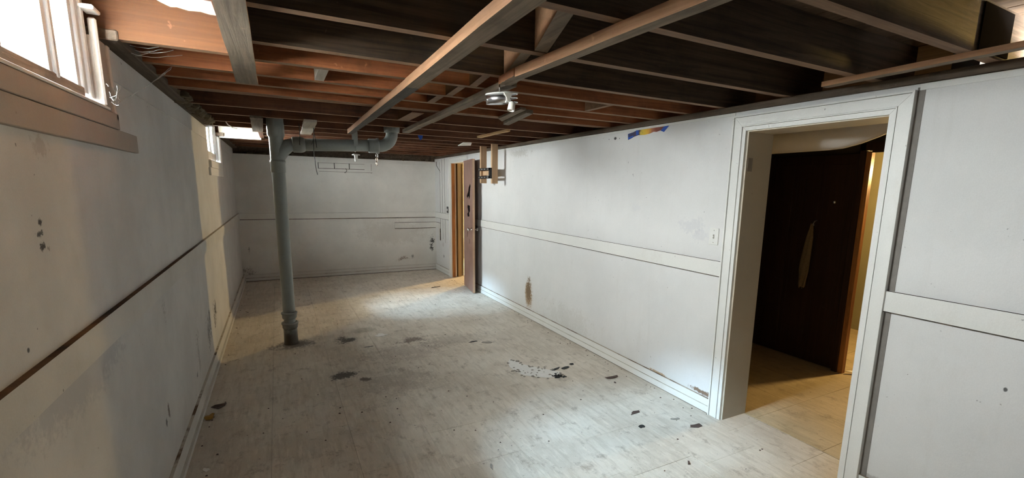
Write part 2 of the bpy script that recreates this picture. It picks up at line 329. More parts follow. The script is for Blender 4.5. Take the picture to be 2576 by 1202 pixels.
# ------------------------------------------------------------------ mesh helpers
class MB:
    def __init__(s): s.bm = bmesh.new()

    def box(s, x0, x1, y0, y1, z0, z1, mi=0, bev=0.0, under=None, left=None, near=None, top=None):
        v = [s.bm.verts.new(p) for p in ((x0, y0, z0), (x1, y0, z0), (x1, y1, z0), (x0, y1, z0), (x0, y0, z1), (x1, y0, z1), (x1, y1, z1), (x0, y1, z1))]
        fs = []
        for nm, q in (('under', (3, 2, 1, 0)), ('top', (4, 5, 6, 7)), ('near', (0, 1, 5, 4)), ('right', (1, 2, 6, 5)), ('far', (2, 3, 7, 6)), ('left', (3, 0, 4, 7))):
            f = s.bm.faces.new([v[i] for i in q]); f.material_index = mi
            ov = {'under': under, 'left': left, 'near': near, 'top': top}.get(nm)
            if ov is not None: f.material_index = ov
            fs.append(f)
        if bev:
            es = list({e for f in fs for e in f.edges})
            bmesh.ops.bevel(s.bm, geom=es, offset=bev, segments=1, affect='EDGES')
        return s

    def hexa(s, bot, top, mi=0, under=None, left=None):
        v = [s.bm.verts.new(p) for p in list(bot) + list(top)]
        for nm, q in (('under', (3, 2, 1, 0)), ('top', (4, 5, 6, 7)), ('near', (0, 1, 5, 4)), ('right', (1, 2, 6, 5)), ('far', (2, 3, 7, 6)), ('left', (3, 0, 4, 7))):
            f = s.bm.faces.new([v[i] for i in q]); f.material_index = mi
            if nm == 'under' and under is not None: f.material_index = under
            if nm == 'left' and left is not None: f.material_index = left
        return s

    def tube(s, pts, r, n=16, caps=True, mi=0, closed=False):
        pts = [Vector(p) for p in pts]
        rs = r if isinstance(r, (list, tuple)) else [r] * len(pts)
        rings = []; prev = None
        for i, p in enumerate(pts):
            if closed: d = pts[(i + 1) % len(pts)] - pts[i - 1]
            else: d = (pts[min(i + 1, len(pts) - 1)] - pts[max(i - 1, 0)])
            d.normalize()
            if prev is None:
                u = d.orthogonal().normalized()
            else:
                u = prev - d * prev.dot(d)
                if u.length < 1e-6: u = d.orthogonal()
                u.normalize()
            prev = u; w = d.cross(u)
            rings.append([s.bm.verts.new(p + (u * math.cos(2 * PI * j / n) + w * math.sin(2 * PI * j / n)) * rs[i]) for j in range(n)])
        m = len(rings)
        for i in range(m if closed else m - 1):
            a, b = rings[i], rings[(i + 1) % m]
            for j in range(n):
                f = s.bm.faces.new((a[j], a[(j + 1) % n], b[(j + 1) % n], b[j])); f.smooth = True; f.material_index = mi
        if caps and not closed:
            s.bm.faces.new(rings[0][::-1]).material_index = mi; s.bm.faces.new(rings[-1]).material_index = mi
        return s

    def lathe(s, prof, org=(0, 0, 0), rot=None, n=28, mi=0):
        """prof: list of (r, z)"""
        R = rot or Matrix.Identity(3); o = Vector(org)
        rings = []
        for r, z in prof:
            if r < 1e-6: rings.append([s.bm.verts.new(o + R @ Vector((0, 0, z)))])
            else: rings.append([s.bm.verts.new(o + R @ Vector((r * math.cos(2 * PI * j / n), r * math.sin(2 * PI * j / n), z))) for j in range(n)])
        for a, b in zip(rings, rings[1:]):
            for j in range(n):
                q = [a[j % len(a)], a[(j + 1) % len(a)], b[(j + 1) % len(b)], b[j % len(b)]]
                q = list(dict.fromkeys(q))
                if len(q) > 2:
                    f = s.bm.faces.new(q); f.smooth = True; f.material_index = mi
        return s

    def prism(s, poly, d, mi=0):
        """poly: 3-D outline, extruded by vector d"""
        d = Vector(d)
        a = [s.bm.verts.new(p) for p in poly]; b = [s.bm.verts.new(Vector(p) + d) for p in poly]
        n = len(a)
        s.bm.faces.new(a[::-1]).material_index = mi; s.bm.faces.new(b).material_index = mi
        for i in range(n):
            s.bm.faces.new((a[i], a[(i + 1) % n], b[(i + 1) % n], b[i])).material_index = mi
        return s

    def build(s, name, mats, parent=None, shade=None):
        bmesh.ops.recalc_face_normals(s.bm, faces=s.bm.faces)
        me = bpy.data.meshes.new(name); s.bm.to_mesh(me); s.bm.free()
        for mm in (mats if isinstance(mats, (list, tuple)) else [mats]): me.materials.append(MAT[mm] if isinstance(mm, str) else mm)
        o = bpy.data.objects.new(name, me); C.objects.link(o)
        if parent is not None:
            o.parent = parent
            o.matrix_parent_inverse = Matrix.Translation(-parent.location) if parent.type == 'EMPTY' else Matrix.Identity(4)
        return o


def struct(o): o['kind'] = 'structure'; return o


def thing(name, label, cat, loc=(0, 0, 0), group=None):
    o = bpy.data.objects.new(name, None); C.objects.link(o); o.location = loc; o.empty_display_size = 0.1
    return tag(o, label, cat, group)


def tag(o, label, cat, group=None):
    o['label'] = label; o['category'] = cat
    if group: o['group'] = group
    return o


def lab(o, label): o['label'] = label; return o


XR, YF, ZJ, ZS, WT = 3.06, 8.34, 2.02, 2.205, 0.22   # right wall, far wall, joist underside, subfloor, wall thickness
YB = -1.7

# ------------------------------------------------------------------ floor and its tiles
fl = struct(MB().box(-0.2, XR + WT, YB - 0.1, YF + 0.2, -0.06, -0.004).build('floor', 'slab'))
T = 0.4242; PITCH = 0.4253
full = None
offs = [0.10, 4.67, 4.09, 2.21, 3.05, 1.72, 2.9, 1.39]
x0s = [-0.005 + PITCH * i for i in range(8)]
for ci, x in enumerate(x0s):
    xa, xb = max(x, 0.0), min(x + T, XR + WT - 0.002)
    y = offs[ci] - PITCH * math.ceil((offs[ci] - YB) / PITCH)
    while y < YF:
        ya, yb = max(y, YB), min(y + T, YF)
        if yb - ya > 0.02:
            whole = (xb - xa > T - 1e-4) and (yb - ya > T - 1e-4)
            if whole and full is not None:
                o = full.copy(); C.objects.link(o); o.location = (xa, ya, random.uniform(-.0006, .0004))
            else:
                o = MB().box(0, xb - xa, 0, yb - ya, -0.004, 0.0, bev=0.0007).build('tile', 'tile', fl)
                o.location = (xa, ya, 0)
                if whole: full = o
        y += PITCH
fh = struct(MB().box(XR + WT, 8.0, -0.1, 9.6, -0.06, -0.004).build('floor', 'slab'))
hall_full = None
for i in range(10):
    for j in range(-1, 21):
        xa = XR + WT + 0.006 + i * 0.4465; ya = 0.0 + j * 0.4515 + 0.005 + (0.046)
        if i > 6 and j > 8: continue
        if hall_full is None:
            hall_full = MB().box(0, 0.445, 0, 0.45, -0.004, 0.0, bev=0.0008).build('tile', 'tile_hall', fh); o = hall_full
        else:
            o = hall_full.copy(); C.objects.link(o)
        o.location = (xa, ya, random.uniform(-.0008, .0003))

# ------------------------------------------------------------------ walls
WIN = [(1.60, 2.31, 1.778), (5.43, 6.33, 1.725), (-0.27, 0.0, 1.778)]
m = MB()
ys = [YB - 0.1, -0.27, 0.0, 1.60, 2.31, 5.43, 6.33, YF + 0.2]
for i in range(len(ys) - 1):
    zt = {1: 1.778, 3: 1.778, 5: 1.725}.get(i, ZJ - 0.01)
    m.box(-0.2, 0.0, ys[i], ys[i + 1], -0.06, zt)
    if i % 2 == 0: m.box(-0.2, -0.16, ys[i], ys[i + 1], ZJ - 0.01, ZS)
    else: m.box(-0.2, -0.16 if i != 5 else -0.02, ys[i], ys[i + 1], 2.172 if i != 5 else 2.112, ZS)
wl = struct(m.build('wall_left', 'wall_left'))
m = MB()
m.box(XR, XR + WT, YB - 0.1, 1.18, -0.06, 1.98).box(XR, XR + WT, 1.18, 1.95, 1.872, 1.98).box(XR, XR + WT, 1.95, 6.74, -0.06, 1.98)
m.box(XR, XR + WT, 6.74, 7.45, 1.888, 1.98).box(XR, XR + 0.045, 7.45, 9.6, -0.06, 1.98)
wr = struct(m.build('wall_right', 'wall_right'))
wf = struct(MB().box(-0.2, XR, YF, YF + 0.2, -0.06, 1.937).build('wall_far', 'wall_far'))
struct(MB().box(-0.2, XR, YF + 0.12, YF + 0.2, 1.937, ZS).box(XR - 0.06, XR + 0.1, YF + 0.01, YF + 0.115, 1.937, ZS).build('trim_1', 'plate'))  # corner box added to block light leaking from the utility bulb
wb = struct(MB().box(-0.2, 8.0, YB - 0.2, YB, -0.06, ZS).build('wall_back', 'wall_back'))
# top plate on the right wall, sill plate on the left wall
struct(MB().box(XR - 0.004, XR + WT, YB, 9.6, 1.982, ZJ, bev=0.003).build('trim_2', 'plate'))
m = MB()
for a, b in ((YB, -0.28), (0.01, 1.585), (2.36, 5.42), (6.34, YF)):
    m.box(-0.19, 0.066, a, b, ZJ - 0.008, ZJ + 0.03, bev=0.004)
struct(m.build('trim_3', 'plate'))
# rooms behind the right wall
m = MB()
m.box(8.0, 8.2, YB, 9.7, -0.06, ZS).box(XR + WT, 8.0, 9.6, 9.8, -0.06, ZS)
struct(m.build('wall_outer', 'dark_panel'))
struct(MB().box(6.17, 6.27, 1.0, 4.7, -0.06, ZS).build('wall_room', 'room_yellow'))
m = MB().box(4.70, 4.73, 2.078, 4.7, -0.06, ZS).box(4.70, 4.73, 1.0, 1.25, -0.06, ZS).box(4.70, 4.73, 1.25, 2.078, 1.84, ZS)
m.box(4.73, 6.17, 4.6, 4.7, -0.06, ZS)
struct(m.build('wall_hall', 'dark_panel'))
m = MB().box(XR + WT, 4.7, 0.98, 1.08, -0.06, ZS).box(4.7, 8.0, 0.9, 1.0, -0.06, ZS).box(XR + WT, 4.7, 4.6, 4.7, -0.06, ZS)  # unseen; hall wall added to keep the closet bulb from lighting the hall
struct(m.build('wall_light_block', 'dark_panel'))

# ------------------------------------------------------------------ ceiling: subfloor planks, joists, blocking
ce = struct(MB().box(-0.2, 8.2, YB - 0.2, 9.8, ZS + 0.02, ZS + 0.06).build('ceiling', 'subfloor'))
pl0 = None
for i in range(26):
    xa = -0.2 + i * 0.135
    if pl0 is None: pl0 = MB().box(0, 0.131, YB, YF + 0.2, ZS, ZS + 0.02).build('plank', 'subfloor', ce); o = pl0
    else: o = pl0.copy(); C.objects.link(o)
    o.location = (xa, 0, random.uniform(-0.001, 0.001))
struct(MB().box(3.32, 8.0, YB, 9.6, ZS, ZS + 0.02).build('ceiling', 'subfloor'))
TW = 0.044
JY = [-1.55, -1.12, -0.69, -0.27, 0.02, 0.44, 0.883, 1.285, 1.735, 2.16, 2.455, 2.772, 3.045, 3.335, 3.465, 3.955, 4.42, 4.93, 5.345, 5.745, 6.12, 6.46, 6.84, 7.2, 7.6, 8.0]
for y in JY:   # y is the far lower edge
    trimmed = (1.62 < y < 2.3) or (5.5 < y < 6.3) or (-0.3 < y < 0.05)
    xl = 0.455 if trimmed else -0.155
    xr = 3.33 if y > 1 else 4.69
    mats = ['joist', 'joist_edge'] if not 2.3 < y < 3.6 else ['joist_lit', 'joist_edge']
    if y in (0.883, 1.285, 1.735, 2.16): mats = ['joist_gray', 'joist_edge']
    h = ZJ + (0.012 if y == 3.465 else 0.0)
    a = random.uniform(-.004, .004)
    m = MB()
    if y == 2.455:   # separate orange end by the window
        y = 2.412
        m.hexa(((xl, y - TW, h), (0.46, y - TW, h), (0.46, y, h), (xl, y, h)), ((xl, y - TW, ZS), (0.46, y - TW, ZS), (0.46, y, ZS), (xl, y, ZS)), 0, 1)
        lab(m.build('joist', ['joist_orange', 'joist_edge'], ce), 'orange toned joist end beside the window')
        m = MB(); xl = 0.46; y = 2.455
    m.hexa(((xl, y - TW, h), (xr, y - TW + a, h), (xr, y + a, h), (xl, y, h)), ((xl, y - TW, ZS), (xr, y - TW + a, ZS), (xr, y + a, ZS), (xl, y, ZS)), 0, 1)
    m.build('joist', mats, ce)
# trimmer headers at the windows
for a, b in ((1.30, 2.37), (5.345, 6.415), (-0.69, 0.44)):
    MB().box(0.415, 0.455, a, b - TW + 0.04, ZJ, ZS).build('header', ['joist'], ce)
lab(MB().box(0.425, 0.462, 6.43, 6.475, 1.995, 2.10).build('block', ['joist_orange'], ce), 'orange block at the end of the white board')
# white painted boards across the window bays
poly = [(0.19, 2.362, ZS), (0.45, 2.362, ZS), (0.45, 2.362, 2.152), (0.41, 2.362, 2.156), (0.36, 2.362, 2.155), (0.33, 2.362, 2.160), (0.29, 2.362, 2.157), (0.255, 2.362, 2.163), (0.235, 2.362, 2.160), (0.205, 2.362, 2.172), (0.19, 2.362, 2.18)]
lab(MB().prism(poly, (0, 0.005, 0)).build('lining_board', 'white_gloss', ce), 'cream painted lining with a ragged lower edge')
lab(MB().box(0.02, 0.425, 6.375, 6.395, 1.998, ZS).build('lining_board', 'white_gloss', ce), 'cream painted lining board by the far window')
# blocking between joists
def blk(x0, x1, ya, yb, xs=0.0, mat='joist', zt=0.0):
    MB().hexa(((x0, ya, ZJ + zt), (x1, ya, ZJ + zt), (x1 + xs, yb, ZJ + zt), (x0 + xs, yb, ZJ + zt)), ((x0, ya, ZS), (x1, ya, ZS), (x1 + xs, yb, ZS), (x0 + xs, yb, ZS)), 0, 1, 2).build('blocking', [mat, 'strap_under' if mat == 'joist_gray' else 'joist_edge', 'joist_orange' if mat != 'joist_gray' else 'strap_side'], ce)
blk(1.318, 1.375, 1.287, 1.69, 0.14, 'joist_gray', 0.004)
blk(1.425, 1.47, 1.737, 2.115, 0.10, 'joist_gray', 0.004)
blk(1.435, 1.475, 2.162, 2.41, 0.03)
blk(1.42, 1.46, 2.457, 2.727, 0.02)
blk(1.40, 1.445, 2.774, 3.0, 0.01)
blk(1.43, 1.52, 3.467, 3.91, 0.0)
lab(MB().box(0.752, 0.795, 2.457, 2.727, ZJ + 0.002, ZS).build('blocking', ['plank_pale'], ce), 'pale blocking piece between two joists')
lab(MB().box(2.41, 2.445, 2.46, 2.728, ZJ + 0.002, ZS - 0.05).build('blocking', ['joist_edge'], ce), 'slim bridging strip between two joists')
MB().box(0.70, 0.74, 3.337, 3.42, ZJ + 0.005, ZS).build('blocking', ['joist_edge'], ce)
MB().box(1.20, 1.30, 3.957, 4.375, ZJ + 0.02, ZS).build('blocking', ['joist_gray'], ce)
lab(MB().box(2.84, 3.10, 0.833, 0.838, 2.03, 2.192).build('shade_sheet', ['black'], ce), 'black sheet standing for a shaded patch on the joist')  # thin black sheet stands in for a dark shaded rectangle on the joist

# ------------------------------------------------------------------ boards nailed below the joists
def board(name, label, pts_near, pts_far, zb, th, mats, group=None, rag=0.0):
    """pts: (xl, xr, y) of both ends"""
    (a, b, y0), (c, d, y1) = pts_near, pts_far
    n = 10; m = MB(); prev = None
    rows = []
    for i in range(n + 1):
        t = i / n; j = random.uniform(-1, 1) * 0.0022
        x0, x1 = a + (c - a) * t + j, b + (d - b) * t + random.uniform(-1, 1) * 0.0022
        y = y0 + (y1 - y0) * t; dz = random.uniform(-1, 1) * 0.0012
        e = rag if i == n else 0
        rows.append([m.bm.verts.new(p) for p in ((x0, y - e * .6, zb + dz), ((x0 + x1) / 2, y + e, zb + dz), (x1, y, zb + dz), (x1, y, zb + th), (x0, y, zb + th))])
    for r0, r1 in zip(rows, rows[1:]):
        for q, mi in ((0, 0), (1, 0), (2, 1), (3, 1), (4, 1)):
            f = m.bm.faces.new((r0[q], r0[(q + 1) % 5], r1[(q + 1) % 5], r1[q])); f.material_index = mi
    for r in (rows[0], rows[-1]): m.bm.faces.new(r).material_index = 1
    return tag(m.build(name, mats), label, 'board', group)


board('furring_board', 'wide grey weathered plank under the joists beside the near window', (0.432, 0.512, 0.9), (0.404, 0.498, 2.88), ZJ - 0.021, 0.021, ['plank_gray', 'strap_side'], rag=0.012)
board('furring_board', 'wide strap with a bright tan edge crossing the middle joists, left of the round light', (1.10, 1.185, 0.4), (1.138, 1.204, 2.42), ZJ - 0.041, 0.04, ['strap_under', 'strap_side'])
board('furring_board', 'blackened strap ending above the horizontal drain pipe', (1.138, 1.204, 2.424), (1.168, 1.215, 4.83), ZJ - 0.041, 0.04, ['strap_dark', 'strap_side'])
board('furring_board', 'long strap with one tan edge running toward the round light fixture', (1.575, 1.628, 0.35), (1.498, 1.545, 1.94), ZJ - 0.04, 0.04, ['strap_under', 'strap_side'])
board('furring_board', 'grey brown strap continuing past the round light fixture to the pipe elbow', (1.555, 1.618, 2.16), (1.612, 1.672, 4.55), ZJ - 0.03, 0.03, ['strap_under', 'strap_under'])
board('furring_board', 'short reddish board just above the round light fixture', (1.495, 1.56, 1.95), (1.512, 1.577, 2.15), ZJ - 0.034, 0.034, ['strap_under', 'red_wood'])
board('furring_board', 'thin tan strip close along the top of the wall above the wide doorway', (2.76, 2.80, 0.2), (2.85, 2.90, 1.405), ZJ - 0.022, 0.022, ['strap_under', 'strap_side'])
board('furring_board', 'grey plank piece under the joists at the far small window', (0.400, 0.488, 4.34), (0.376, 0.462, 5.46), ZJ - 0.02, 0.02, ['plank_gray', 'plank_gray'])
board('furring_board', 'pale plank piece under the joists above the drain pipe', (0.775, 0.872, 4.33), (0.795, 0.893, 5.42), ZJ - 0.02, 0.02, ['plank_pale', 'plank_pale'])
board('wood_strip', 'loose thin orange wood strip nailed across the joists near the far door', (2.398, 2.432, 3.93), (2.385, 2.435, 4.62), ZJ - 0.018, 0.018, ['stick', 'stick'])
gt = thing('junction_board', 'weathered grey board pair hanging beyond the round light fixture', 'board', (2.08, 3.1, ZJ))
m = MB().hexa(((2.03, 2.85, ZJ - 0.03), (2.085, 2.86, ZJ - 0.03), (2.20, 3.48, ZJ - 0.03), (2.145, 3.46, ZJ - 0.03)), ((2.03, 2.85, ZJ - .006), (2.085, 2.86, ZJ - .006), (2.20, 3.48, ZJ - .006), (2.145, 3.46, ZJ - .006)))
m.build('lower_board', ['plank_gray'], gt)
m = MB().hexa(((1.975, 2.83, ZJ - 0.014), (2.02, 2.84, ZJ - 0.014), (2.115, 3.42, ZJ - 0.014), (2.03, 3.30, ZJ - 0.014)), ((1.975, 2.83, ZJ), (2.02, 2.84, ZJ), (2.115, 3.42, ZJ), (2.03, 3.30, ZJ)))
m.build('upper_board', ['strap_under'], gt)

# ------------------------------------------------------------------ trim: rails, baseboards, casings
def rail_left(y0, y1):
    return struct(MB().box(0.0, 0.020, y0, y1, 0.955, 1.055, 0, 0.0, top=1).build('trim_4', ['trim_left', 'ledge']))
rail_left(YB, YF)
def base_left():
    m = MB().box(0, 0.016, YB, YF, 0.0, 0.112, 0, top=1).box(0.016, 0.030, YB, YF, 0.0, 0.03, 0)
    return struct(m.build('baseboard_left', ['trim_left', 'base_top']))
base_left()
MB().box(0, 0.006, 2.50, 5.36, 1.893, ZJ - 0.012, 0).box(0, 0.006, 6.47, YF, 1.893, ZJ - 0.012, 0).build('top_strip', 'wall_left', wl)
m = MB()
for a, b in ((YB, 1.10), (2.04, 6.56), (7.585, YF - 0.002)):
    m.box(XR - 0.018, XR, a, b, 0.957, 1.053, top=1).box(XR - 0.0178, XR, a, b, 0.953, 0.957, mi=1)  # lower dark strip paints in the rail's shadow gap; top face is dirt
struct(m.build('trim_5', ['trim', 'seam']))
for a, b, nm in ((YB, 1.10, 'baseboard_right'), (2.04, 6.70, 'baseboard_right'), (7.585, YF - 0.02, 'baseboard_right')):
    m = MB().box(XR - 0.015, XR, a, b, 0.054, 0.103, top=1).box(XR - 0.014, XR, a, b, 0.05, 0.054, mi=1).box(XR - 0.018, XR, a, b, 0.004, 0.05).box(XR - 0.017, XR, a, b, 0.0, 0.004, mi=2)
    struct(m.build(nm, ['trim', 'rust', 'seam']))
m = MB().box(0.03, XR - 0.018, YF - 0.015, YF, 0.056, 0.105, top=1).box(0.03, XR - 0.018, YF - 0.014, YF, 0.05, 0.056, mi=1).box(0.03, XR - 0.018, YF - 0.018, YF, 0.008, 0.05).box(0.03, XR - 0.018, YF - 0.017, YF, 0.0, 0.008, mi=2)
struct(m.build('baseboard_far', ['trim_left', 'rust', 'seam']))
struct(MB().box(0.02, XR - 0.018, YF - 0.016, YF, 0.962, 1.051, top=1).box(0.02, XR - 0.018, YF - 0.0158, YF, 0.953, 0.962, mi=1).build('trim_6', ['wall_far', 'seam']))  # thin dark strip below the far rail stands for shade
struct(MB().box(0.0, XR, YF - 0.006, YF, 1.875, 1.937, bev=0.001).build('trim_7', 'wall_far'))
struct(MB().box(XR - 0.005, XR, 2.04, 6.6, 1.962, 1.979, bev=0.001).box(XR - 0.006, XR, YB, 1.09, 1.952, 1.979, bev=0.001).build('trim_8', 'trim'))
# wide doorway casing
tr9 = struct(MB().box(XR - 0.0, XR + WT, 1.18, 1.198, 0, 1.872).build('trim_9', 'jamb_paint'))
MB().box(XR, XR + WT + 0.01, 1.935, 1.953, 0, 1.872).build('jamb', 'jamb_paint', tr9)
MB().box(XR, XR + WT + 0.01, 1.198, 1.935, 1.856, 1.874).build('jamb', 'jamb_paint', tr9)
def casing(m, y0, y1, z0, z1, inner):
    """profiled flat board: thick outer band, grooves"""
    w = y1 - y0
    segs = ((0.0, 0.25, 0.027), (0.27, 0.33, 0.022), (0.35, 0.86, 0.018), (0.88, 1.0, 0.021))
    for a, b, t in segs:
        if inner == 'high': m.box(XR - t, XR, y1 - b * w, y1 - a * w, z0, z1, bev=0.0015)
        else: m.box(XR - t, XR, y0 + a * w, y0 + b * w, z0, z1, bev=0.0015)
def miter_y(m, t0, t1, th, ya, yb, zi):
    pass
def casing_set(yl, yh, zi, w, parent, low=True):
    # far side board (yh side), near side board (yl side) and head with mitred ends
    segs = ((0.0, 0.25, 0.018), (0.265, 0.33, 0.024), (0.345, 0.88, 0.02), (0.9, 1.0, 0.028))   # inner to outer
    for side in ('far', 'near', 'head'):
        m = MB()
        for a, b, t in segs:
            a, b = a * w, b * w
            if side == 'far':
                p = [(XR, yh + a, 0), (XR, yh + b, 0), (XR, yh + b, zi + b), (XR, yh + a, zi + a)]
            elif side == 'near':
                p = [(XR, yl - b, 0), (XR, yl - a, 0), (XR, yl - a, zi + a), (XR, yl - b, zi + b)]
            else:
                p = [(XR, yl - a + 0.001, zi + a), (XR, yh + a - 0.001, zi + a), (XR, yh + b - 0.001, zi + b), (XR, yl - b + 0.001, zi + b)]
            if side == 'near' and not low: continue
            m.prism(p, (-t, 0, 0))
        if len(m.bm.verts): m.build('casing_board' if side != 'head' else 'head_casing', 'trim', parent)
        else: m.bm.free()
casing_set(1.19, 1.945, 1.862, 0.092, tr9)
lab(MB().box(XR + 0.012, XR + 0.055, 1.9335, 1.9345, 1.625, 1.705).build('hinge_mark', 'chip_gray', tr9), 'bare patch of an old hinge')
m = MB().box(XR - 0.002, XR, 1.070, 1.100, 0.103, 0.953).box(XR - 0.002, XR, 1.070, 1.100, 1.054, 1.965)
lab(m.build('recess_strip', 'gap_gray', tr9), 'bare grey joint between casing and wall')
# far doorway
tr10 = struct(MB().box(XR, XR + 0.05, 7.43, 7.452, 0, 1.888).build('trim_10', 'jamb_wood'))
MB().box(XR, XR + WT, 6.738, 6.752, 0, 1.888).build('jamb', 'jamb_wood', tr10)
MB().box(XR, XR + WT, 6.752, 7.43, 1.876, 1.890).build('jamb', 'white_plastic', tr10)
casing_set(6.745, 7.44, 1.882, 0.088, tr10)
# second doorway, beyond the wide one
tr11 = struct(MB().box(4.655, 4.70, 2.04, 2.078, 0, 1.83).build('trim_11', 'jamb_wood'))
MB().box(4.64, 4.70, 2.078, 2.125, 0, 1.90, bev=0.004).build('casing_board', 'brown_door', tr11)
MB().box(4.655, 4.70, 1.25, 2.04, 1.822, 1.84).build('jamb', 'brown_door', tr11)
MB().box(4.64, 4.655, 1.2, 2.125, 1.84, 1.90).build('head_casing', 'brown_door', tr11)

# panelling strips at the far end of the right wall
m = MB()
for y, z0, z1 in ((7.99, 0.56, 1.92), (7.86, 0.60, 1.96), (7.73, 0.55, 1.97)):
    m.box(XR - 0.007, XR, y - 0.035, y + 0.045, max(z0, 1.054), z1)
    m.box(XR - 0.007, XR, y - 0.03, y + 0.04, z0, 0.952)
    m.box(XR - 0.008, XR, y + 0.042, y + 0.052, max(z0, 1.054), z1, mi=1).box(XR - 0.008, XR, y + 0.037, y + 0.047, z0, 0.952, mi=1)
struct(m.build('trim_12', ['trim', 'seam']))
m = MB().box(2.32, XR - 0.010, YF - 0.012, YF, 0.772, 0.868).box(2.32, XR - 0.010, YF - 0.0118, YF, 0.868, 0.873, mi=1).box(2.32, XR - 0.010, YF - 0.0118, YF, 0.765, 0.772, mi=1)
m.box(XR - 0.010, XR, 8.06, YF - 0.013, 0.772, 0.868).box(XR - 0.0098, XR, 8.06, YF - 0.013, 0.868, 0.873, mi=1).box(XR - 0.010, XR, 8.08, 8.15, 0.56, 0.772).box(XR - 0.0098, XR, 8.066, 8.08, 0.56, 0.868, mi=1)
struct(m.build('trim_13', ['wall_far', 'seam']))
m = MB().tube([(XR - 0.004, 8.24, 1.935), (XR - 0.005, 8.22, 1.86), (XR - 0.005, 8.10, 1.80), (XR - 0.005, 8.0, 1.745)], 0.004, 6)
struct(m.build('trim_14', 'seam'))

# ------------------------------------------------------------------ windows
def window(n, y0, y1, z0, apron_y, lower_y, ap_mat, nm, mull=None, st=0.10):
    zt = 2.17 if n != 2 else 2.11; xs = -0.05; rh = 0.042 if n != 2 else 0.085
    w = struct(MB().box(xs, xs + 0.035, y0 + 0.005, y0 + 0.05, z0 + 0.03, zt, bev=0.003).box(xs + 0.002, xs + 0.030, y0 + 0.05, y0 + 0.085, z0 + 0.03, zt, bev=0.003).build('window_%d' % n, 'sash'))
    b = y1 - 0.008
    MB().box(xs, xs + 0.042, b - 0.028, b, z0 + 0.01, zt, bev=0.003).box(xs, xs + 0.034, b - 0.062, b - 0.030, z0 + 0.02, zt, bev=0.003).box(xs + 0.002, xs + 0.026, b - st, b - 0.064, z0 + 0.03, zt, bev=0.003).build('stile', 'sash', w)
    ma, mb_ = mull or (y0 + (y1 - y0) * 0.5, y0 + (y1 - y0) * 0.5 + 0.07)
    mw = mb_ - ma
    MB().box(xs, xs + 0.028, ma, ma + mw * 0.40, z0 + 0.03, zt, bev=0.003).box(xs, xs + 0.036, ma + mw * 0.42, ma + mw * 0.70, z0 + 0.03, zt, bev=0.003).box(xs, xs + 0.030, ma + mw * 0.72, mb_, z0 + 0.03, zt, bev=0.003).build('mullion', 'sash', w)
    ll = (y0 + 0.05, b - 0.062)
    MB().box(xs + 0.002, xs + 0.033, ll[0], ll[1], z0 + 0.006, z0 + rh, bev=0.004).build('rail', 'sill' if n != 2 else 'sash', w)
    MB().box(xs + 0.002, xs + 0.033, ll[0], ll[1], zt - 0.035, zt, bev=0.003).build('rail', 'sash', w)
    for a, c in ((y0 + 0.085, ma), (mb_, b - st)):
        MB().box(xs + 0.012, xs + 0.016, a, c, z0 + rh, zt - 0.035).build('pane', 'glass', w)
    MB().hexa(((-0.2, y0 - 0.02, z0 - 0.014), (0.020, y0 - 0.02, z0 - 0.022), (0.020, y1 + 0.01, z0 - 0.022), (-0.2, y1 + 0.01, z0 - 0.014)), ((-0.2, y0 - 0.02, z0 + 0.010), (0.020, y0 - 0.02, z0 - 0.010), (0.020, y1 + 0.01, z0 - 0.010), (-0.2, y1 + 0.01, z0 + 0.010))).build('sill', 'sill' if n != 2 else 'trim', w)
    MB().box(0.020, 0.0255, lower_y[0], y1 + 0.02, z0 - 0.020, z0 - 0.0105, bev=0.002).build('nosing', 'trim', w)
    MB().box(-0.2, xs - 0.004, y0 - 0.004, y0 + 0.008, z0, zt).build('reveal', 'sash', w)
    MB().box(-0.2, xs + 0.03, y1 - 0.004, y1 + 0.004, z0, zt).build('reveal', 'sill' if n != 2 else 'sash', w)
    MB().box(0.0, 0.014, y1 + 0.018, y1 + 0.10, z0 - 0.05, ZJ - 0.014, bev=0.002).build('side_casing', ap_mat, w)
    MB().box(-0.004, 0.020, y1 + 0.0, y1 + 0.018, z0 - 0.006, ZJ + (0.05 if n == 1 else -0.02), bev=0.005).build('bead', 'trim_left' if n != 2 else 'trim', w)
    MB().box(0.0, 0.022, y1 + 0.104, y1 + 0.128, z0 - 0.05, ZJ - 0.016, bev=0.005).build('bead', 'trim_left' if n != 2 else 'trim', w)
    MB().box(0.0, 0.022, apron_y[0], apron_y[1], z0 - 0.080, z0 - 0.021, bev=0.002).build('apron', ap_mat, w)
    MB().box(0.0, 0.018, lower_y[0], lower_y[1], z0 - 0.155, z0 - 0.081, bev=0.002).build('apron', ap_mat, w)
    if n == 1: MB().box(-0.012, 0.03, y1 - 0.05, y1 + 0.03, 2.085, 2.10, bev=0.004).build('latch', 'white_plastic', w)
    return w
window(1, 1.60, 2.31, 1.778, (0.9, 2.44), (0.9, 2.705), 'apron', 1, (1.965, 2.045))
window(2, 5.43, 6.33, 1.725, (5.40, 6.44), (5.34, 6.50), 'trim', 2, (5.80, 5.92), 0.15)
window(3, -0.27, 0.0, 1.778, (-0.3, 0.1), (-0.35, 0.3), 'apron', 3)  # unseen window beside the camera, added as a light source for the near end
struct(MB().box(-14, -0.2, -14, 22, 1.50, 1.56).build('ground', 'ext'))

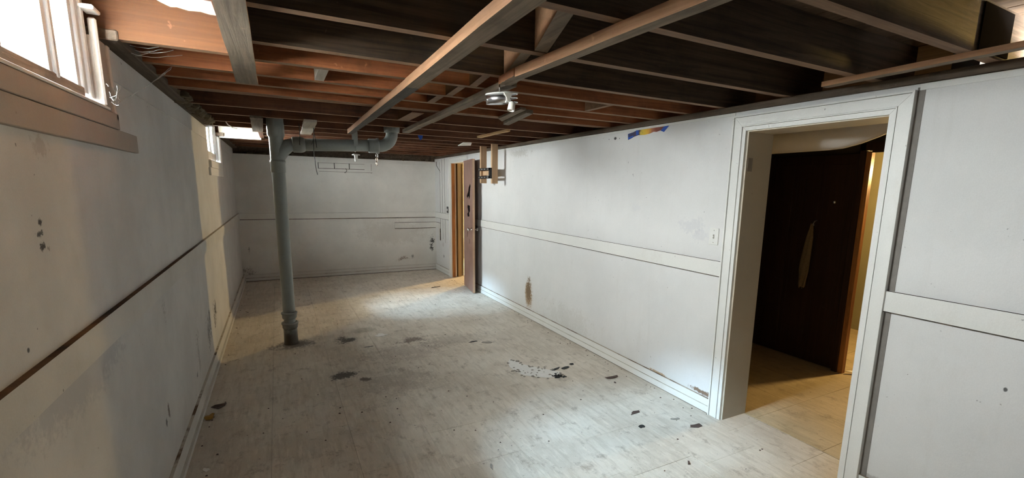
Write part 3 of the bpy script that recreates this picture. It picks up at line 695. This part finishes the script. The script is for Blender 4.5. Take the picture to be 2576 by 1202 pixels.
# crumbled mortar / insulation along the wall tops
def rubble(name, label_parent, boxes, dens, zb):
    m = MB()
    for (xa, xb, ya, yb) in boxes:
        n = int(dens * max(xb - xa, yb - ya))
        for i in range(n):
            r = random.uniform(0.012, 0.038)
            c = Vector((random.uniform(xa, xb), random.uniform(ya, yb), zb + random.uniform(-0.004, 0.02)))
            res = bmesh.ops.create_icosphere(m.bm, subdivisions=1, radius=r)
            sc = Vector((random.uniform(.7, 1.5), random.uniform(.7, 1.8), random.uniform(.4, .9)))
            for v in res['verts']:
                v.co = Vector((v.co.x * sc.x, v.co.y * sc.y, v.co.z * sc.z)) * random.uniform(.8, 1.2) + c
    o = m.build(name, 'mortar', label_parent); o['kind'] = 'stuff'
    return o
rubble('mortar_rubble', wl, [(0.03, 0.09, 3.5, 5.2), (0.02, 0.10, 3.9, 5.0)], 30, ZJ - 0.004)
rubble('mortar_rubble', wf, [(0.05, 1.2, YF + 0.02, YF + 0.09), (1.2, 1.9, YF + 0.04, YF + 0.1), (1.9, 3.0, YF + 0.01, YF + 0.09)], 26, 1.945)

# ------------------------------------------------------------------ iron drain pipe
px, py = 0.570, 4.85
dp = thing('drain_pipe', 'grey painted iron drain pipe standing on the floor with a branch along the ceiling', 'pipe', (px, py, 0))
MB().lathe([(0, 0), (0.064, 0), (0.066, 0.004), (0.061, 0.02), (0.059, 0.10), (0.058, 0.15), (0, 0.15)], (px, py, 0)).build('base_pipe', 'pipe', dp)
def hub(z0, z1, r, r2, lip):
    return [(0, z0), (r2, z0), (r, z0 + 0.012), (r, z1 - lip), (r + 0.006, z1 - lip), (r + 0.007, z1 - 0.004), (r + 0.002, z1), (r - 0.012, z1), (r2 - 0.004, z1 - 0.008), (0, z1 - 0.008)]
MB().lathe(hub(0.150, 0.215, 0.066, 0.058, 0.022), (px, py, 0)).build('hub', 'pipe', dp)
MB().lathe(hub(0.248, 0.312, 0.063, 0.056, 0.018), (px, py, 0)).build('hub', 'pipe', dp)
MB().lathe([(0.050, 0.2), (0.050, 0.30), (0.0525, 0.31), (0.0555, 1.66)], (px, py, 0)).build('stack_pipe', 'pipe', dp)
MB().lathe([(0.055, 1.600), (0.061, 1.606), (0.061, 1.68), (0.064, 1.684), (0.064, 1.704), (0.058, 1.71)], (px, py, 0)).build('hub', 'pipe', dp)
m = MB().lathe([(0.058, 1.70), (0.058, 1.90), (0.062, 1.915), (0.069, 1.925), (0.070, 1.99), (0.067, ZJ + 0.05)], (px, py, 0))
m.tube([(px, py, 1.70), (px + 0.012, py, 1.745), (px + 0.045, py, 1.80), (px + 0.095, py, 1.842), (px + 0.15, py, 1.855)], [0.054, 0.058, 0.060, 0.058, 0.056], 20)
m.build('tee_fitting', 'pipe', dp)
def along(x): return 1.853 + (x - 0.70) * 0.040
MB().tube([(0.695, py, along(.695)), (0.70, py, along(.70)), (0.765, py, along(.765)), (0.785, py, along(.785)), (0.80, py, along(.80))], [0.058, 0.069, 0.071, 0.066, 0.056], 24).build('hub', 'pipe', dp)
MB().tube([(0.78, py, along(.78)), (1.1, py, along(1.1)), (1.42, py, along(1.42))], 0.0545, 24).build('branch_pipe', 'pipe', dp)
MB().tube([(1.352, py, along(1.352)), (1.356, py, along(1.356)), (1.425, py, along(1.425)), (1.43, py, along(1.43)), (1.448, py, along(1.448)), (1.452, py, along(1.452))], [0.056, 0.067, 0.068, 0.073, 0.074, 0.058], 24).build('hub', 'pipe', dp)
cx_, cz_, rr = 1.455, along(1.455) + 0.125, 0.125
m = MB().tube([(cx_ - 0.02, py, along(1.44))] + [(cx_ + rr * math.sin(a), py, cz_ - rr * math.cos(a)) for a in [i * PI / 16 for i in range(9)]] + [(cx_ + rr, py, ZJ + 0.04)], 0.057, 24)
m.build('elbow', 'pipe', dp)
MB().lathe([(0.058, 0), (0.072, 0.006), (0.075, 0.03), (0.075, 0.12), (0.06, 0.12)], (cx_ + rr, py, cz_ + 0.005), n=28).build('hub', 'pipe', dp)
m = MB().tube([(1.232 + 0.0, py + 0.060 * math.cos(a), along(1.232) + 0.060 * math.sin(a)) for a in [i * 2 * PI / 24 for i in range(24)]], 0.003, 6, closed=True)
m.box(1.215, 1.25, py - 0.064, py - 0.060, along(1.232) - 0.01, ZJ - 0.02).box(1.215, 1.25, py + 0.060, py + 0.064, along(1.232) - 0.01, ZJ)
m.build('hanger_strap', 'pipe', dp)
# small hardware under the branch
pf = thing('pipe_cap', 'small white plastic flanged cap hanging under the horizontal drain pipe', 'pipe fitting', (1.236, py, 1.79))
MB().lathe([(0, 0.0), (0.036, 0.0), (0.038, 0.006), (0.02, 0.012), (0, 0.012)], (1.236, py, 1.785)).build('flange', 'white_plastic', pf)
MB().lathe([(0.012, -0.06), (0.013, -0.05), (0.017, -0.002), (0.017, 0.002)], (1.236, py, 1.785)).build('spigot', 'white_plastic', pf)
ch = thing('chain', 'short bright metal chain hanging from the drain pipe elbow', 'chain', (1.43, py, 1.80))
for i, z in enumerate((1.79, 1.755, 1.715)):
    t_ = 0.35 * i
    MB().tube([(1.43 + 0.009 * math.cos(a) * math.cos(t_) - 0.002 * i, py + 0.009 * math.cos(a) * math.sin(t_), z + 0.024 * math.sin(a)) for a in [k_ * 2 * PI / 14 for k_ in range(14)]], 0.0032, 6, closed=True).build('link', 'copper' if i else 'chrome', ch)
wh = thing('hanging_wire', 'black forked wire dangling in front of the horizontal drain pipe', 'wire', (0.89, py - 0.1, ZJ))
yw = py - 0.09
MB().tube([(0.872, yw, 2.03), (0.874, yw, 1.95), (0.866, yw, 1.92), (0.864, yw, 1.80), (0.868, yw, 1.70), (0.874, yw, 1.63), (0.882, yw, 1.59)], 0.0032, 6).build('strand', 'rubber', wh)
MB().tube([(0.874, yw, 1.95), (0.884, yw, 1.90), (0.889, yw, 1.83)], 0.0032, 6).build('strand', 'rubber', wh)
MB().tube([(0.870, yw, 1.94), (0.860, yw, 1.88), (0.850, yw, 1.855)], 0.0030, 6).build('strand', 'rubber', wh)
tag(MB().tube([(0.757, yw, 2.03), (0.758, yw, 1.95), (0.752, yw, 1.86), (0.752, yw, 1.845)], 0.0032, 6).build('hanging_wire', 'rubber'), 'short straight black wire hanging beside the drain pipe tee', 'wire')
tag(MB().tube([(0.20, 4.92, 2.018), (0.21, 4.97, 2.0), (0.24, 5.05, 1.985), (0.27, 5.08, 1.985)], 0.004, 6).build('hanging_wire', 'white_plastic'), 'short curved white cable under the joists above the small far window', 'wire')

# ------------------------------------------------------------------ round ceiling light without its shade
fx = Vector((1.555, 2.2, 1.936))
cl = thing('ceiling_light', 'round bare aluminium ceiling light with a white bulb holder hanging out', 'light', fx)
tilt = Matrix.Rotation(math.radians(-6), 3, 'Y') @ Matrix.Rotation(math.radians(4), 3, 'X')
def arc_band(r, z0, z1, a0, a1, th=0.0025, n=30):
    m = MB(); rows = []
    for i in range(n + 1):
        a = a0 + (a1 - a0) * i / n
        c, s_ = math.cos(a), math.sin(a)
        rows.append([m.bm.verts.new(fx + tilt @ Vector(p)) for p in ((r * c, r * s_, z0), (r * c, r * s_, z1), ((r - th) * c, (r - th) * s_, z1), ((r - th) * c, (r - th) * s_, z0))])
    for p, q in zip(rows, rows[1:]):
        for j in range(4):
            f = m.bm.faces.new((p[j], p[(j + 1) % 4], q[(j + 1) % 4], q[j])); f.smooth = j in (0, 2)
    for r_ in (rows[0], rows[-1]): m.bm.faces.new(r_)
    return m
arc_band(0.079, -0.026, 0.018, math.radians(-305), math.radians(-98)).build('hoop', 'alu', cl)
for zz in (-0.024, -0.004, 0.014):
    arc_band(0.078, zz, zz + 0.006, math.radians(-100), math.radians(60), 0.004).build('ring', 'alu', cl)
m = MB().lathe([(0.0, 0.026), (0.055, 0.026), (0.079, 0.024), (0.0815, 0.020), (0.0795, 0.0165), (0.05, 0.0185), (0.0, 0.019)], fx, tilt)
m.build('canopy_plate', 'white_plastic', cl)
m = MB().prism([fx + tilt @ Vector(p) for p in ((-0.026, -0.0815, 0.020), (0.010, -0.0815, 0.016), (0.014, -0.0815, 0.004), (0.004, -0.0815, -0.008), (0.010, -0.0815, -0.016), (-0.004, -0.0815, -0.024), (-0.012, -0.0815, -0.016), (-0.014, -0.0815, 0.0))], (0, 0.008, 0))
m.build('bracket', 'ceramic', cl)
srot = Matrix.Rotation(math.radians(14), 3, 'Y') @ Matrix.Rotation(math.radians(-6), 3, 'X')
sp = fx + Vector((0.012, -0.084, -0.050))
MB().lathe([(0, 0.022), (0.012, 0.022), (0.0165, 0.016), (0.0175, -0.018), (0.016, -0.020), (0.0145, -0.018), (0.0145, 0.008), (0, 0.008)], sp, srot).build('socket', 'ceramic', cl)
MB().tube([sp + srot @ Vector((0.004, 0, 0.02)), sp + Vector((0.0, 0.01, 0.034)), fx + Vector((0.004, -0.06, 0.0)), fx + Vector((0.008, -0.02, 0.018))], 0.002, 6).build('lead_wire', 'rubber', cl)
MB().tube([fx + Vector((-0.018, -0.01, 0.02)), fx + Vector((-0.018, -0.01, 0.075))], 0.003, 8).build('mounting_screw', 'chrome', cl)
MB().lathe([(0, -0.018), (0.018, -0.018), (0.024, 0.0), (0.026, 0.018), (0, 0.018)], fx, tilt).build('lamp_holder', 'ceramic', cl)

# ------------------------------------------------------------------ far door (swung open against the wall)
dpiv = Vector((3.045, 6.738, 0)); dend = Vector((2.952, 6.13, 0))
dd = (dend - dpiv); Ld = dd.length; ux = dd.normalized(); nx = Vector((ux.y, -ux.x, 0)).normalized()
if nx.x > 0: nx = -nx
TH = 0.034
def dpt(s_, z, d): return dpiv + ux * s_ + nx * d + Vector((0, 0, z))
m = MB().hexa((dpt(0, .014, 0.004), dpt(Ld - 0.03, .014, 0.004), dpt(Ld - 0.03, .014, TH - .007), dpt(0, .014, TH - .007)), (dpt(0, 1.884, 0.004), dpt(Ld - 0.03, 1.884, 0.004), dpt(Ld - 0.03, 1.884, TH - .007), dpt(0, 1.884, TH - .007)))
d1 = struct(m.build('door_1', 'black'))
def skin(name, d, holes, th):
    bm = bmesh.new(); loops = [[(0, 0.012), (Ld, 0.012), (Ld, 1.886), (0, 1.886)]] + holes
    es = []
    for lp in loops:
        vs = [bm.verts.new(dpt(a, b, d)) for a, b in lp]
        es += [bm.edges.new((vs[i], vs[(i + 1) % len(vs)])) for i in range(len(vs))]
    bmesh.ops.triangle_fill(bm, use_beauty=True, use_dissolve=False, edges=es)
    r = bmesh.ops.extrude_face_region(bm, geom=bm.faces[:])
    bmesh.ops.translate(bm, vec=nx * th, verts=[v for v in r['geom'] if isinstance(v, bmesh.types.BMVert)])
    mb = MB(); mb.bm.free(); mb.bm = bm
    return mb.build(name, 'door_skin', d1)
sc_ = 0.37
h1 = [(sc_ - 0.15, 1.375), (sc_ - 0.05, 1.44), (sc_ - 0.01, 1.50), (sc_ + 0.10, 1.555), (sc_ + 0.125, 1.52), (sc_ + 0.085, 1.44), (sc_ + 0.075, 1.37), (sc_ + 0.03, 1.325), (sc_ - 0.03, 1.375), (sc_ - 0.09, 1.34)]
h2 = [(sc_ - 0.11, 1.215), (sc_ - 0.09, 1.25), (sc_ + 0.07, 1.245), (sc_ + 0.08, 1.17), (sc_ + 0.02, 1.14), (sc_ + 0.04, 1.09), (sc_ - 0.10, 1.08), (sc_ - 0.13, 1.12), (sc_ - 0.05, 1.15)]
h3 = [(sc_ + 0.02, 0.70), (sc_ + 0.03, 0.77), (sc_ + 0.06, 0.76), (sc_ + 0.05, 0.69)]
h4 = [(sc_ - 0.135, 0.78), (sc_ - 0.125, 0.90), (sc_ - 0.08, 0.90), (sc_ - 0.10, 0.78)]
skin('door_skin', TH - 0.006, [h1, h2, h3, h4], 0.006)
skin('door_skin', 0.0, [], 0.004)
MB().hexa((dpt(Ld - 0.03, .013, 0.001), dpt(Ld + 0.001, .013, 0.001), dpt(Ld + 0.001, .013, TH - 0.001), dpt(Ld - 0.03, .013, TH - 0.001)), (dpt(Ld - 0.03, 1.885, 0.001), dpt(Ld + 0.001, 1.885, 0.001), dpt(Ld + 0.001, 1.885, TH - 0.001), dpt(Ld - 0.03, 1.885, TH - 0.001))).build('edge_strip', 'door_edge', d1)
for sgn, off in ((1, TH), (-1, 0.0)):
    q = nx.to_track_quat('Z', 'Y').to_matrix()
    if sgn < 0: q = (-nx).to_track_quat('Z', 'Y').to_matrix()
    MB().lathe([(0, 0), (0.03, 0), (0.031, 0.004), (0.012, 0.008), (0.010, 0.028), (0.02, 0.034), (0.026, 0.046), (0.022, 0.058), (0, 0.062)], dpt(Ld - 0.065, 0.915, off), q, 20).build('knob', 'chrome', d1)

# framing seen through the far doorway
fr = struct(MB().box(3.11, 3.29, 7.53, 7.55, 0.0, ZJ).build('wall_utility', 'olive_panel'))

# ------------------------------------------------------------------ hanging posts with a wall-mount bracket
hp = thing('hanging_post', 'pair of pale wooden posts hung from the joists in front of the far door', 'post', (2.93, 5.5, 1.55))
MB().box(2.868, 2.948, 5.70, 5.738, 1.556, 2.10, bev=0.002).build('post', 'new_wood', hp)
MB().box(2.884, 2.962, 5.38, 5.418, 1.552, 2.10, bev=0.002).build('post', 'new_wood', hp)
MB().box(2.895, 2.933, 5.418, 5.70, 1.655, 1.742, bev=0.002).build('crosspiece', 'new_wood', hp)
tb = thing('mount_bracket', 'black slotted metal mount bracket screwed across the two pale posts', 'bracket', (2.86, 5.5, 1.6))
for za, zb in ((1.712, 1.742), (1.612, 1.645)):
    MB().box(2.853, 2.857, 5.385, 5.755, za, zb).box(2.853, 2.867, 5.385, 5.755, zb - 0.003, zb).box(2.853, 2.867, 5.385, 5.755, za, za + 0.003).build('rail', 'black_metal', tb)
    for yy_ in (5.43, 5.53, 5.62, 5.71):
        MB().box(2.8522, 2.8532, yy_, yy_ + 0.03, (za + zb) / 2 - 0.005, (za + zb) / 2 + 0.005).build('slot', 'plank_pale', tb)
MB().box(2.853, 2.8835, 5.385, 5.415, 1.612, 1.742).build('end_plate', 'black_metal', tb)

# ------------------------------------------------------------------ poster strip with tape
pz = 0.0008
pp = [(3.055, 1.944), (2.99, 1.952), (2.95, 1.962), (2.84, 1.962), (2.75, 1.965), (2.665, 1.970), (2.64, 1.955), (2.66, 1.940), (2.69, 1.936), (2.73, 1.930), (2.76, 1.934), (2.80, 1.924), (2.86, 1.920), (2.93, 1.924), (2.98, 1.916), (3.01, 1.906), (3.05, 1.897)]
ps = tag(MB().prism([(XR, a, b) for a, b in pp], (-0.0012, 0, 0)).build('poster_scrap', 'poster'), 'torn strip of a blue, yellow and red poster left on the white wall', 'poster')
MB().prism([(XR - 0.0012, a, b) for a, b in ((2.962, 1.98), (2.93, 1.972), (2.925, 1.928), (2.955, 1.925))], (-0.0008, 0, 0)).build('tape', 'blue', ps)
MB().prism([(XR - 0.0012, a, b) for a, b in ((2.625, 1.984), (2.598, 1.965), (2.65, 1.922), (2.685, 1.934))], (-0.0008, 0, 0)).build('tape', 'blue', ps)
MB().prism([(XR - 0.0012, a, b) for a, b in ((3.05, 1.915), (2.99, 1.926), (2.985, 1.920), (3.0, 1.911), (3.048, 1.900))], (-0.0006, 0, 0)).build('tape', 'blue', ps)
tag(MB().prism([(1.855, 4.928, ZJ + .012), (1.915, 4.928, ZJ + .012), (1.905, 4.932, ZJ - 0.03), (1.885, 4.935, ZJ - 0.05), (1.865, 4.932, ZJ - 0.02)], (0.001, 0.004, 0)).build('tape_scrap', 'blue'), 'small blue tape scrap hanging from a far joist', 'tape')
tag(MB().hexa(((2.51, 5.37, ZJ - 0.01), (2.60, 5.33, ZJ - 0.01), (2.70, 5.62, ZJ - 0.01), (2.59, 5.78, ZJ - 0.01)), ((2.51, 5.37, ZJ), (2.60, 5.33, ZJ), (2.70, 5.62, ZJ), (2.59, 5.78, ZJ))).build('ceiling_panel', 'white_plastic'), 'small flat white panel under the joists near the hanging posts', 'panel')

# ------------------------------------------------------------------ switch, outlet, vent
sw = thing('light_switch', 'white painted toggle switch plate on the wall by the wide doorway', 'switch', (XR, 2.125, 1.21))
MB().box(XR - 0.007, XR, 2.088, 2.163, 1.155, 1.266, bev=0.003).build('plate', 'trim', sw)
MB().box(XR - 0.0076, XR - 0.006, 2.119, 2.131, 1.197, 1.223).build('slot', 'chip_gray', sw)
MB().hexa(((XR - 0.007, 2.121, 1.203), (XR - 0.02, 2.121, 1.199), (XR - 0.02, 2.129, 1.199), (XR - 0.007, 2.129, 1.203)), ((XR - 0.007, 2.121, 1.213), (XR - 0.02, 2.121, 1.207), (XR - 0.02, 2.129, 1.207), (XR - 0.007, 2.129, 1.213))).build('toggle', 'white_plastic', sw)
for zz in (1.17, 1.25): MB().lathe([(0, 0), (0.003, 0), (0.002, 0.0015), (0, 0.002)], (XR - 0.007, 2.125, zz), Matrix.Rotation(-PI / 2, 3, 'Y'), 8).build('screw', 'chip_gray', sw)
ou = thing('outlet_box', 'small open black outlet box on the wall strip beside the far door', 'outlet', (XR, 7.64, 1.12))
MB().box(XR - 0.012, XR, 7.598, 7.678, 1.07, 1.175, bev=0.002).build('box', 'black_metal', ou)
MB().box(XR - 0.0135, XR - 0.012, 7.62, 7.656, 1.105, 1.14).build('socket_face', 'white_plastic', ou)
vn = thing('wall_vent', 'painted over three section vent outline high on the far wall', 'vent', (1.5, YF, 1.74))
for x0, x1 in ((1.155, 1.385), (1.397, 1.613), (1.625, 1.855)):
    MB().box(x0, x1, YF - 0.008, YF, 1.765, 1.845).box(x0, x1, YF - 0.0078, YF, 1.758, 1.765, mi=1).box(x0, x1, YF - 0.0078, YF, 1.845, 1.849, mi=1).build('section', ['wall_far', 'seam'], vn)
for x0 in (1.147, 1.386, 1.614):
    MB().box(x0, x0 + 0.010, YF - 0.006, YF, 1.758, 1.852).build('joint', 'black', vn)
m = MB().box(1.08, 2.10, YF - 0.010, YF, 1.715, 1.742).box(1.16, 1.98, YF - 0.0098, YF, 1.711, 1.715, mi=1).box(1.93, 1.96, YF - 0.008, YF, 1.745, 1.86).box(1.96, 1.964, YF - 0.008, YF, 1.70, 1.86, mi=1)
m.build('frame', ['wall_far', 'seam'], vn)
MB().tube([(1.56, YF - 0.014, 1.77), (1.575, YF - 0.02, 1.735), (1.55, YF - 0.02, 1.70), (1.535, YF - 0.016, 1.705)], 0.004, 6).build('hook', 'black_metal', vn)

# ------------------------------------------------------------------ hall: duct, brown door, rag
dc = thing('air_duct', 'wide cream wrapped round duct across the top of the hallway beyond the doorway', 'duct', (3.9, 2.3, 1.92))
path = [(3.9, 3.6, 1.905), (3.9, 2.9, 1.905), (3.9, 2.3, 1.903), (3.9, 1.95, 1.905), (3.9, 1.86, 1.908), (3.9, 1.76, 1.918), (3.9, 1.66, 1.934), (3.9, 1.56, 1.953), (3.9, 1.46, 1.968), (3.9, 1.38, 1.975)]
MB().tube(path, [0.112] * 4 + [0.109, 0.097, 0.080, 0.062, 0.046, 0.036], 32).build('wrap', 'duct', dc)
MB().tube([(3.9, 2.36, 1.9035), (3.9, 2.40, 1.9035)], 0.1135, 32, caps=False).build('band', 'duct', dc)
d2 = struct(MB().box(4.655, 4.695, 2.13, 2.90, 0.012, 1.82, bev=0.002).build('door_2', 'brown_door'))
for k_ in range(3): MB().box(4.650, 4.656, 2.17 + 0.24 * k_, 2.37 + 0.24 * k_, 0.10, 1.74, bev=0.002).build('panel', 'brown_door', d2)
hk = MB().tube([(4.65, 2.40, 1.27), (4.62, 2.40, 1.262), (4.605, 2.40, 1.245), (4.612, 2.40, 1.225)], 0.005, 8).build('hook', 'steel', d2)
MB().lathe([(0, 0), (0.014, 0), (0.012, 0.012), (0, 0.014)], (4.65, 2.27, 1.43), Matrix.Rotation(-PI / 2, 3, 'Y'), 12).build('peephole', 'chrome', d2)
bm = bmesh.new(); rows = []
prof = [(1.235, 0.02), (1.20, 0.03), (1.12, 0.055), (1.0, 0.07), (0.90, 0.085), (0.82, 0.09), (0.75, 0.075), (0.69, 0.07), (0.672, 0.05)]
for z_, w_ in prof:
    rows.append([bm.verts.new((4.615 - 0.012 * math.sin(i * 1.9 + z_ * 9) * (1.25 - z_ + .2), 2.415 + (1.235 - z_) * 0.06 + (i / 6 - 0.5) * w_, z_ + 0.012 * math.sin(i * 2.3))) for i in range(7)])
for a, b in zip(rows, rows[1:]):
    for j in range(6): bm.faces.new((a[j], a[j + 1], b[j + 1], b[j])).smooth = True
r = bmesh.ops.extrude_face_region(bm, geom=bm.faces[:]); bmesh.ops.translate(bm, vec=(-0.006, 0, 0), verts=[v for v in r['geom'] if isinstance(v, bmesh.types.BMVert)])
mb = MB(); mb.bm.free(); mb.bm = bm
tag(mb.build('rag', 'rag'), 'limp tan rag hanging on the dark brown door in the hallway', 'rag')

# studs beyond the far doorway
MB().box(3.118, 3.142, 7.455, 7.49, 0, 1.93).build('corner_bead', 'white_plastic', fr)
MB().box(3.172, 3.228, 7.46, 7.53, 0.0, ZJ).build('stud', 'frame_wood', fr)
MB().box(3.105, 3.115, 7.46, 7.53, 0.0, ZJ).build('stud', 'frame_wood', fr)
struct(MB().box(3.4, 7.9, 9.45, 9.55, 0.0, ZS).build('wall_utility', 'room_yellow'))

# ------------------------------------------------------------------ cobweb by the near window
cw = bmesh.new()
mb = MB(); mb.bm.free(); mb.bm = cw
A = Vector((0.032, 2.42, 1.80)); B = Vector((0.139, 2.914, 2.045))
def strand(p, q, n=16, sag=0.012, r=0.0011):
    pts = []
    for i in range(n + 1):
        t_ = i / n; v = p.lerp(q, t_); v.z -= sag * math.sin(PI * t_); v += Vector((random.uniform(-1, 1), random.uniform(-1, 1), random.uniform(-1, 1))) * 0.0018
        pts.append(v)
    mb.tube(pts, [r * random.uniform(.6, 1.5) for _ in pts], 5)
    return pts
for s_ in range(2):
    pts = strand(A + Vector((0, 0, 0.004 * s_)), B + Vector((0.006 * s_, 0, 0)))
    for v in pts:
        if random.random() < .55:
            rs = bmesh.ops.create_icosphere(cw, subdivisions=1, radius=random.uniform(.0015, .0042), matrix=Matrix.Translation(v))
for i in range(9):
    a = Vector((random.uniform(.027, .034), random.uniform(2.27, 2.43), random.uniform(1.78, 1.86)))
    strand(a, a + Vector((random.uniform(.0, .02), random.uniform(-.05, .05), random.uniform(-.04, .05))), 6, 0.004, 0.0009)
for i in range(5):
    a = Vector((0.07, random.uniform(2.5, 2.75), ZJ + random.uniform(-.02, .02)))
    strand(a, Vector((random.uniform(.1, .25), random.uniform(2.43, 2.75), ZJ + random.uniform(0, .03))), 6, 0.008, 0.0009)
tag(mb.build('cobweb', 'web'), 'dusty white cobweb strung from the near window casing to the joists', 'cobweb')

# ------------------------------------------------------------------ debris on the floor
def chip(name, label, cat, x, y, a, b, mat, th=0.003, n=9, rot=None, curl=0.0, group=None):
    rot = random.uniform(0, PI) if rot is None else rot
    m = MB(); ring = []
    for i in range(n):
        t_ = 2 * PI * (i + random.uniform(-.3, .3)) / n; r_ = random.uniform(.5, 1.2)
        ex, ey = a * r_ * math.cos(t_), b * r_ * math.sin(t_)
        ring.append(Vector((x + ex * math.cos(rot) - ey * math.sin(rot), y + ex * math.sin(rot) + ey * math.cos(rot), 0.0006 + curl * (r_ * math.cos(t_)) ** 2)))
    m.prism(ring, (0, 0, th))
    return tag(m.build(name, mat), label, cat, group)
# torn patch of vinyl with white backing
tv = thing('torn_vinyl', 'large torn vinyl patch showing crumbly white backing on the floor', 'torn vinyl', (2.33, 3.25, 0))
out = [(2.27, 3.56), (2.22, 3.50), (2.19, 3.40), (2.19, 3.28), (2.22, 3.18), (2.28, 3.12), (2.36, 3.06), (2.43, 3.03), (2.49, 3.06), (2.52, 3.12), (2.47, 3.18), (2.42, 3.25), (2.36, 3.33), (2.31, 3.42), (2.30, 3.50)]
MB().prism([(a, b, 0.0006) for a, b in out], (0, 0, 0.0018)).build('backing', 'chip_pale', tv)
m = MB()
for i in range(70):
    t_ = random.random(); e = random.choice(out); q = random.choice(out)
    x_, y_ = e[0] + random.gauss(0, .015), e[1] + random.gauss(0, .02)
    if i > 40: x_, y_ = e[0] + (q[0] - e[0]) * t_ * .5, e[1] + (q[1] - e[1]) * t_ * .5
    s_ = random.uniform(.003, .011)
    m.prism([(x_ - s_, y_ - s_ * .6, 0.0024), (x_ + s_, y_ - s_, 0.0024), (x_ + s_ * .6, y_ + s_, 0.0024), (x_ - s_ * .8, y_ + s_ * .7, 0.0024)], (0, 0, 0.003))
o = m.build('crumbs', 'chip_gray', tv); o['kind'] = 'stuff'
m = MB()
for i in range(40):
    x_, y_ = 2.455 + random.gauss(0, .025), 3.035 + random.gauss(0, .022); s_ = random.uniform(.004, .009)
    m.prism([(x_ - s_, y_ - s_ * .6, 0.002), (x_ + s_, y_ - s_, 0.002), (x_ + s_ * .6, y_ + s_, 0.002), (x_ - s_ * .8, y_ + s_ * .7, 0.002)], (0, 0, 0.004))
o = m.build('grit', 'chip_black', tv); o['kind'] = 'stuff'
chip('vinyl_chip', 'long thin black vinyl chip touching the large torn floor patch', 'chip', 2.52, 3.185, 0.055, 0.014, 'chip_black', rot=0.35)
chip('vinyl_chip', 'black leaf shaped vinyl chip just beyond the large torn floor patch', 'chip', 2.615, 3.17, 0.05, 0.022, 'chip_black', rot=0.1)
chip('vinyl_chip', 'small black chip, outermost of the row beyond the torn floor patch', 'chip', 2.70, 3.215, 0.03, 0.022, 'chip_black', rot=0.4)
chip('debris_chip', 'curled dark brown chip on the floor by the right hand baseboard', 'chip', 2.835, 2.83, 0.06, 0.022, 'chip_dark', rot=0.0, curl=0.01)
chip('debris_chip', 'tiny dark crumb in front of the curled brown chip by the baseboard', 'chip', 2.80, 2.74, 0.015, 0.01, 'chip_dark')
chip('debris_chip', 'flat grey brown chip on the bright floor patch before the doorway', 'chip', 2.60, 2.275, 0.045, 0.020, 'chip_dark', rot=0.2)
chip('debris_chip', 'small black flake with a thin twig on the bright floor patch', 'chip', 2.515, 2.105, 0.022, 0.018, 'chip_black', rot=0.3)
chip('debris_chip', 'broad dark brown chip on the floor at the foot of the doorway casing', 'chip', 2.835, 1.955, 0.055, 0.026, 'chip_dark', rot=-0.2)
chip('debris_chip', 'pale thin chip beside the foot of the doorway casing', 'chip', 2.78, 2.085, 0.035, 0.014, 'chip_gray', rot=-0.2)
chip('debris_chip', 'flat grey splinter lying across the middle of the floor before the torn patch', 'chip', 2.26, 4.07, 0.075, 0.028, 'chip_gray', rot=-0.5)
chip('debris_chip', 'small black sliver beside the flat grey splinter', 'chip', 2.15, 4.15, 0.045, 0.012, 'chip_black', rot=0.1)
chip('debris_chip', 'off white paint flake on the floor beyond the dark stain by the pipe', 'chip', 1.385, 4.74, 0.06, 0.055, 'chip_pale', n=13)
chip('debris_chip', 'tiny off white flake near the left baseboard at the bottom of the view', 'chip', 0.115, 2.79, 0.028, 0.018, 'chip_pale')
chip('dry_leaf', 'curled orange dry leaf against the left baseboard', 'leaf', 0.062, 3.46, 0.028, 0.055, 'leaf', curl=0.012, rot=0.0)
chip('debris_chip', 'dark curled flake beside the orange dry leaf', 'chip', 0.10, 3.62, 0.045, 0.05, 'chip_dark', curl=0.008)
chip('wood_sliver', 'slim grey wood sliver lying at the bottom centre of the floor', 'sliver', 1.478, 2.14, 0.04, 0.008, 'chip_gray', rot=1.25)
chip('debris_chip', 'curved brown shred on the warm lit floor in front of the wide doorway', 'chip', 2.478, 1.675, 0.03, 0.008, 'chip_dark', rot=0.9)
chip('debris_chip', 'black sliver on the yellow lit floor before the far door', 'chip', 2.56, 6.78, 0.09, 0.03, 'chip_black', rot=0.3)
rb = chip('debris_chip', 'splintered pale chip at the foot of the inner doorway jamb', 'chip', 4.78, 2.02, 0.06, 0.03, 'chip_pale')
chip('debris_chip', 'dark splinter on the hallway floor by the inner doorway', 'chip', 4.74, 1.96, 0.10, 0.014, 'chip_dark', rot=2.5)
m = MB()
for i in range(170):
    x_ = random.uniform(0.1, 3.0); y_ = random.uniform(1.4, 7.5)
    if random.random() < .3: x_ = 3.03 - abs(random.gauss(0, .06))
    if random.random() < .15: x_ = 0.05 + abs(random.gauss(0, .06))
    if 2.1 < x_ < 2.75 and 2.95 < y_ < 3.6: continue
    s_ = random.uniform(.002, .006)
    m.prism([(x_ - s_, y_ - s_ * .6, 0.0003), (x_ + s_, y_ - s_ * .7, 0.0003), (x_ + s_ * .6, y_ + s_, 0.0003), (x_ - s_ * .8, y_ + s_ * .7, 0.0003)], (0, 0, 0.003))
o = m.build('grit', 'chip_dark'); o['kind'] = 'stuff'; o['label'] = 'fine dark grit scattered over the vinyl floor'
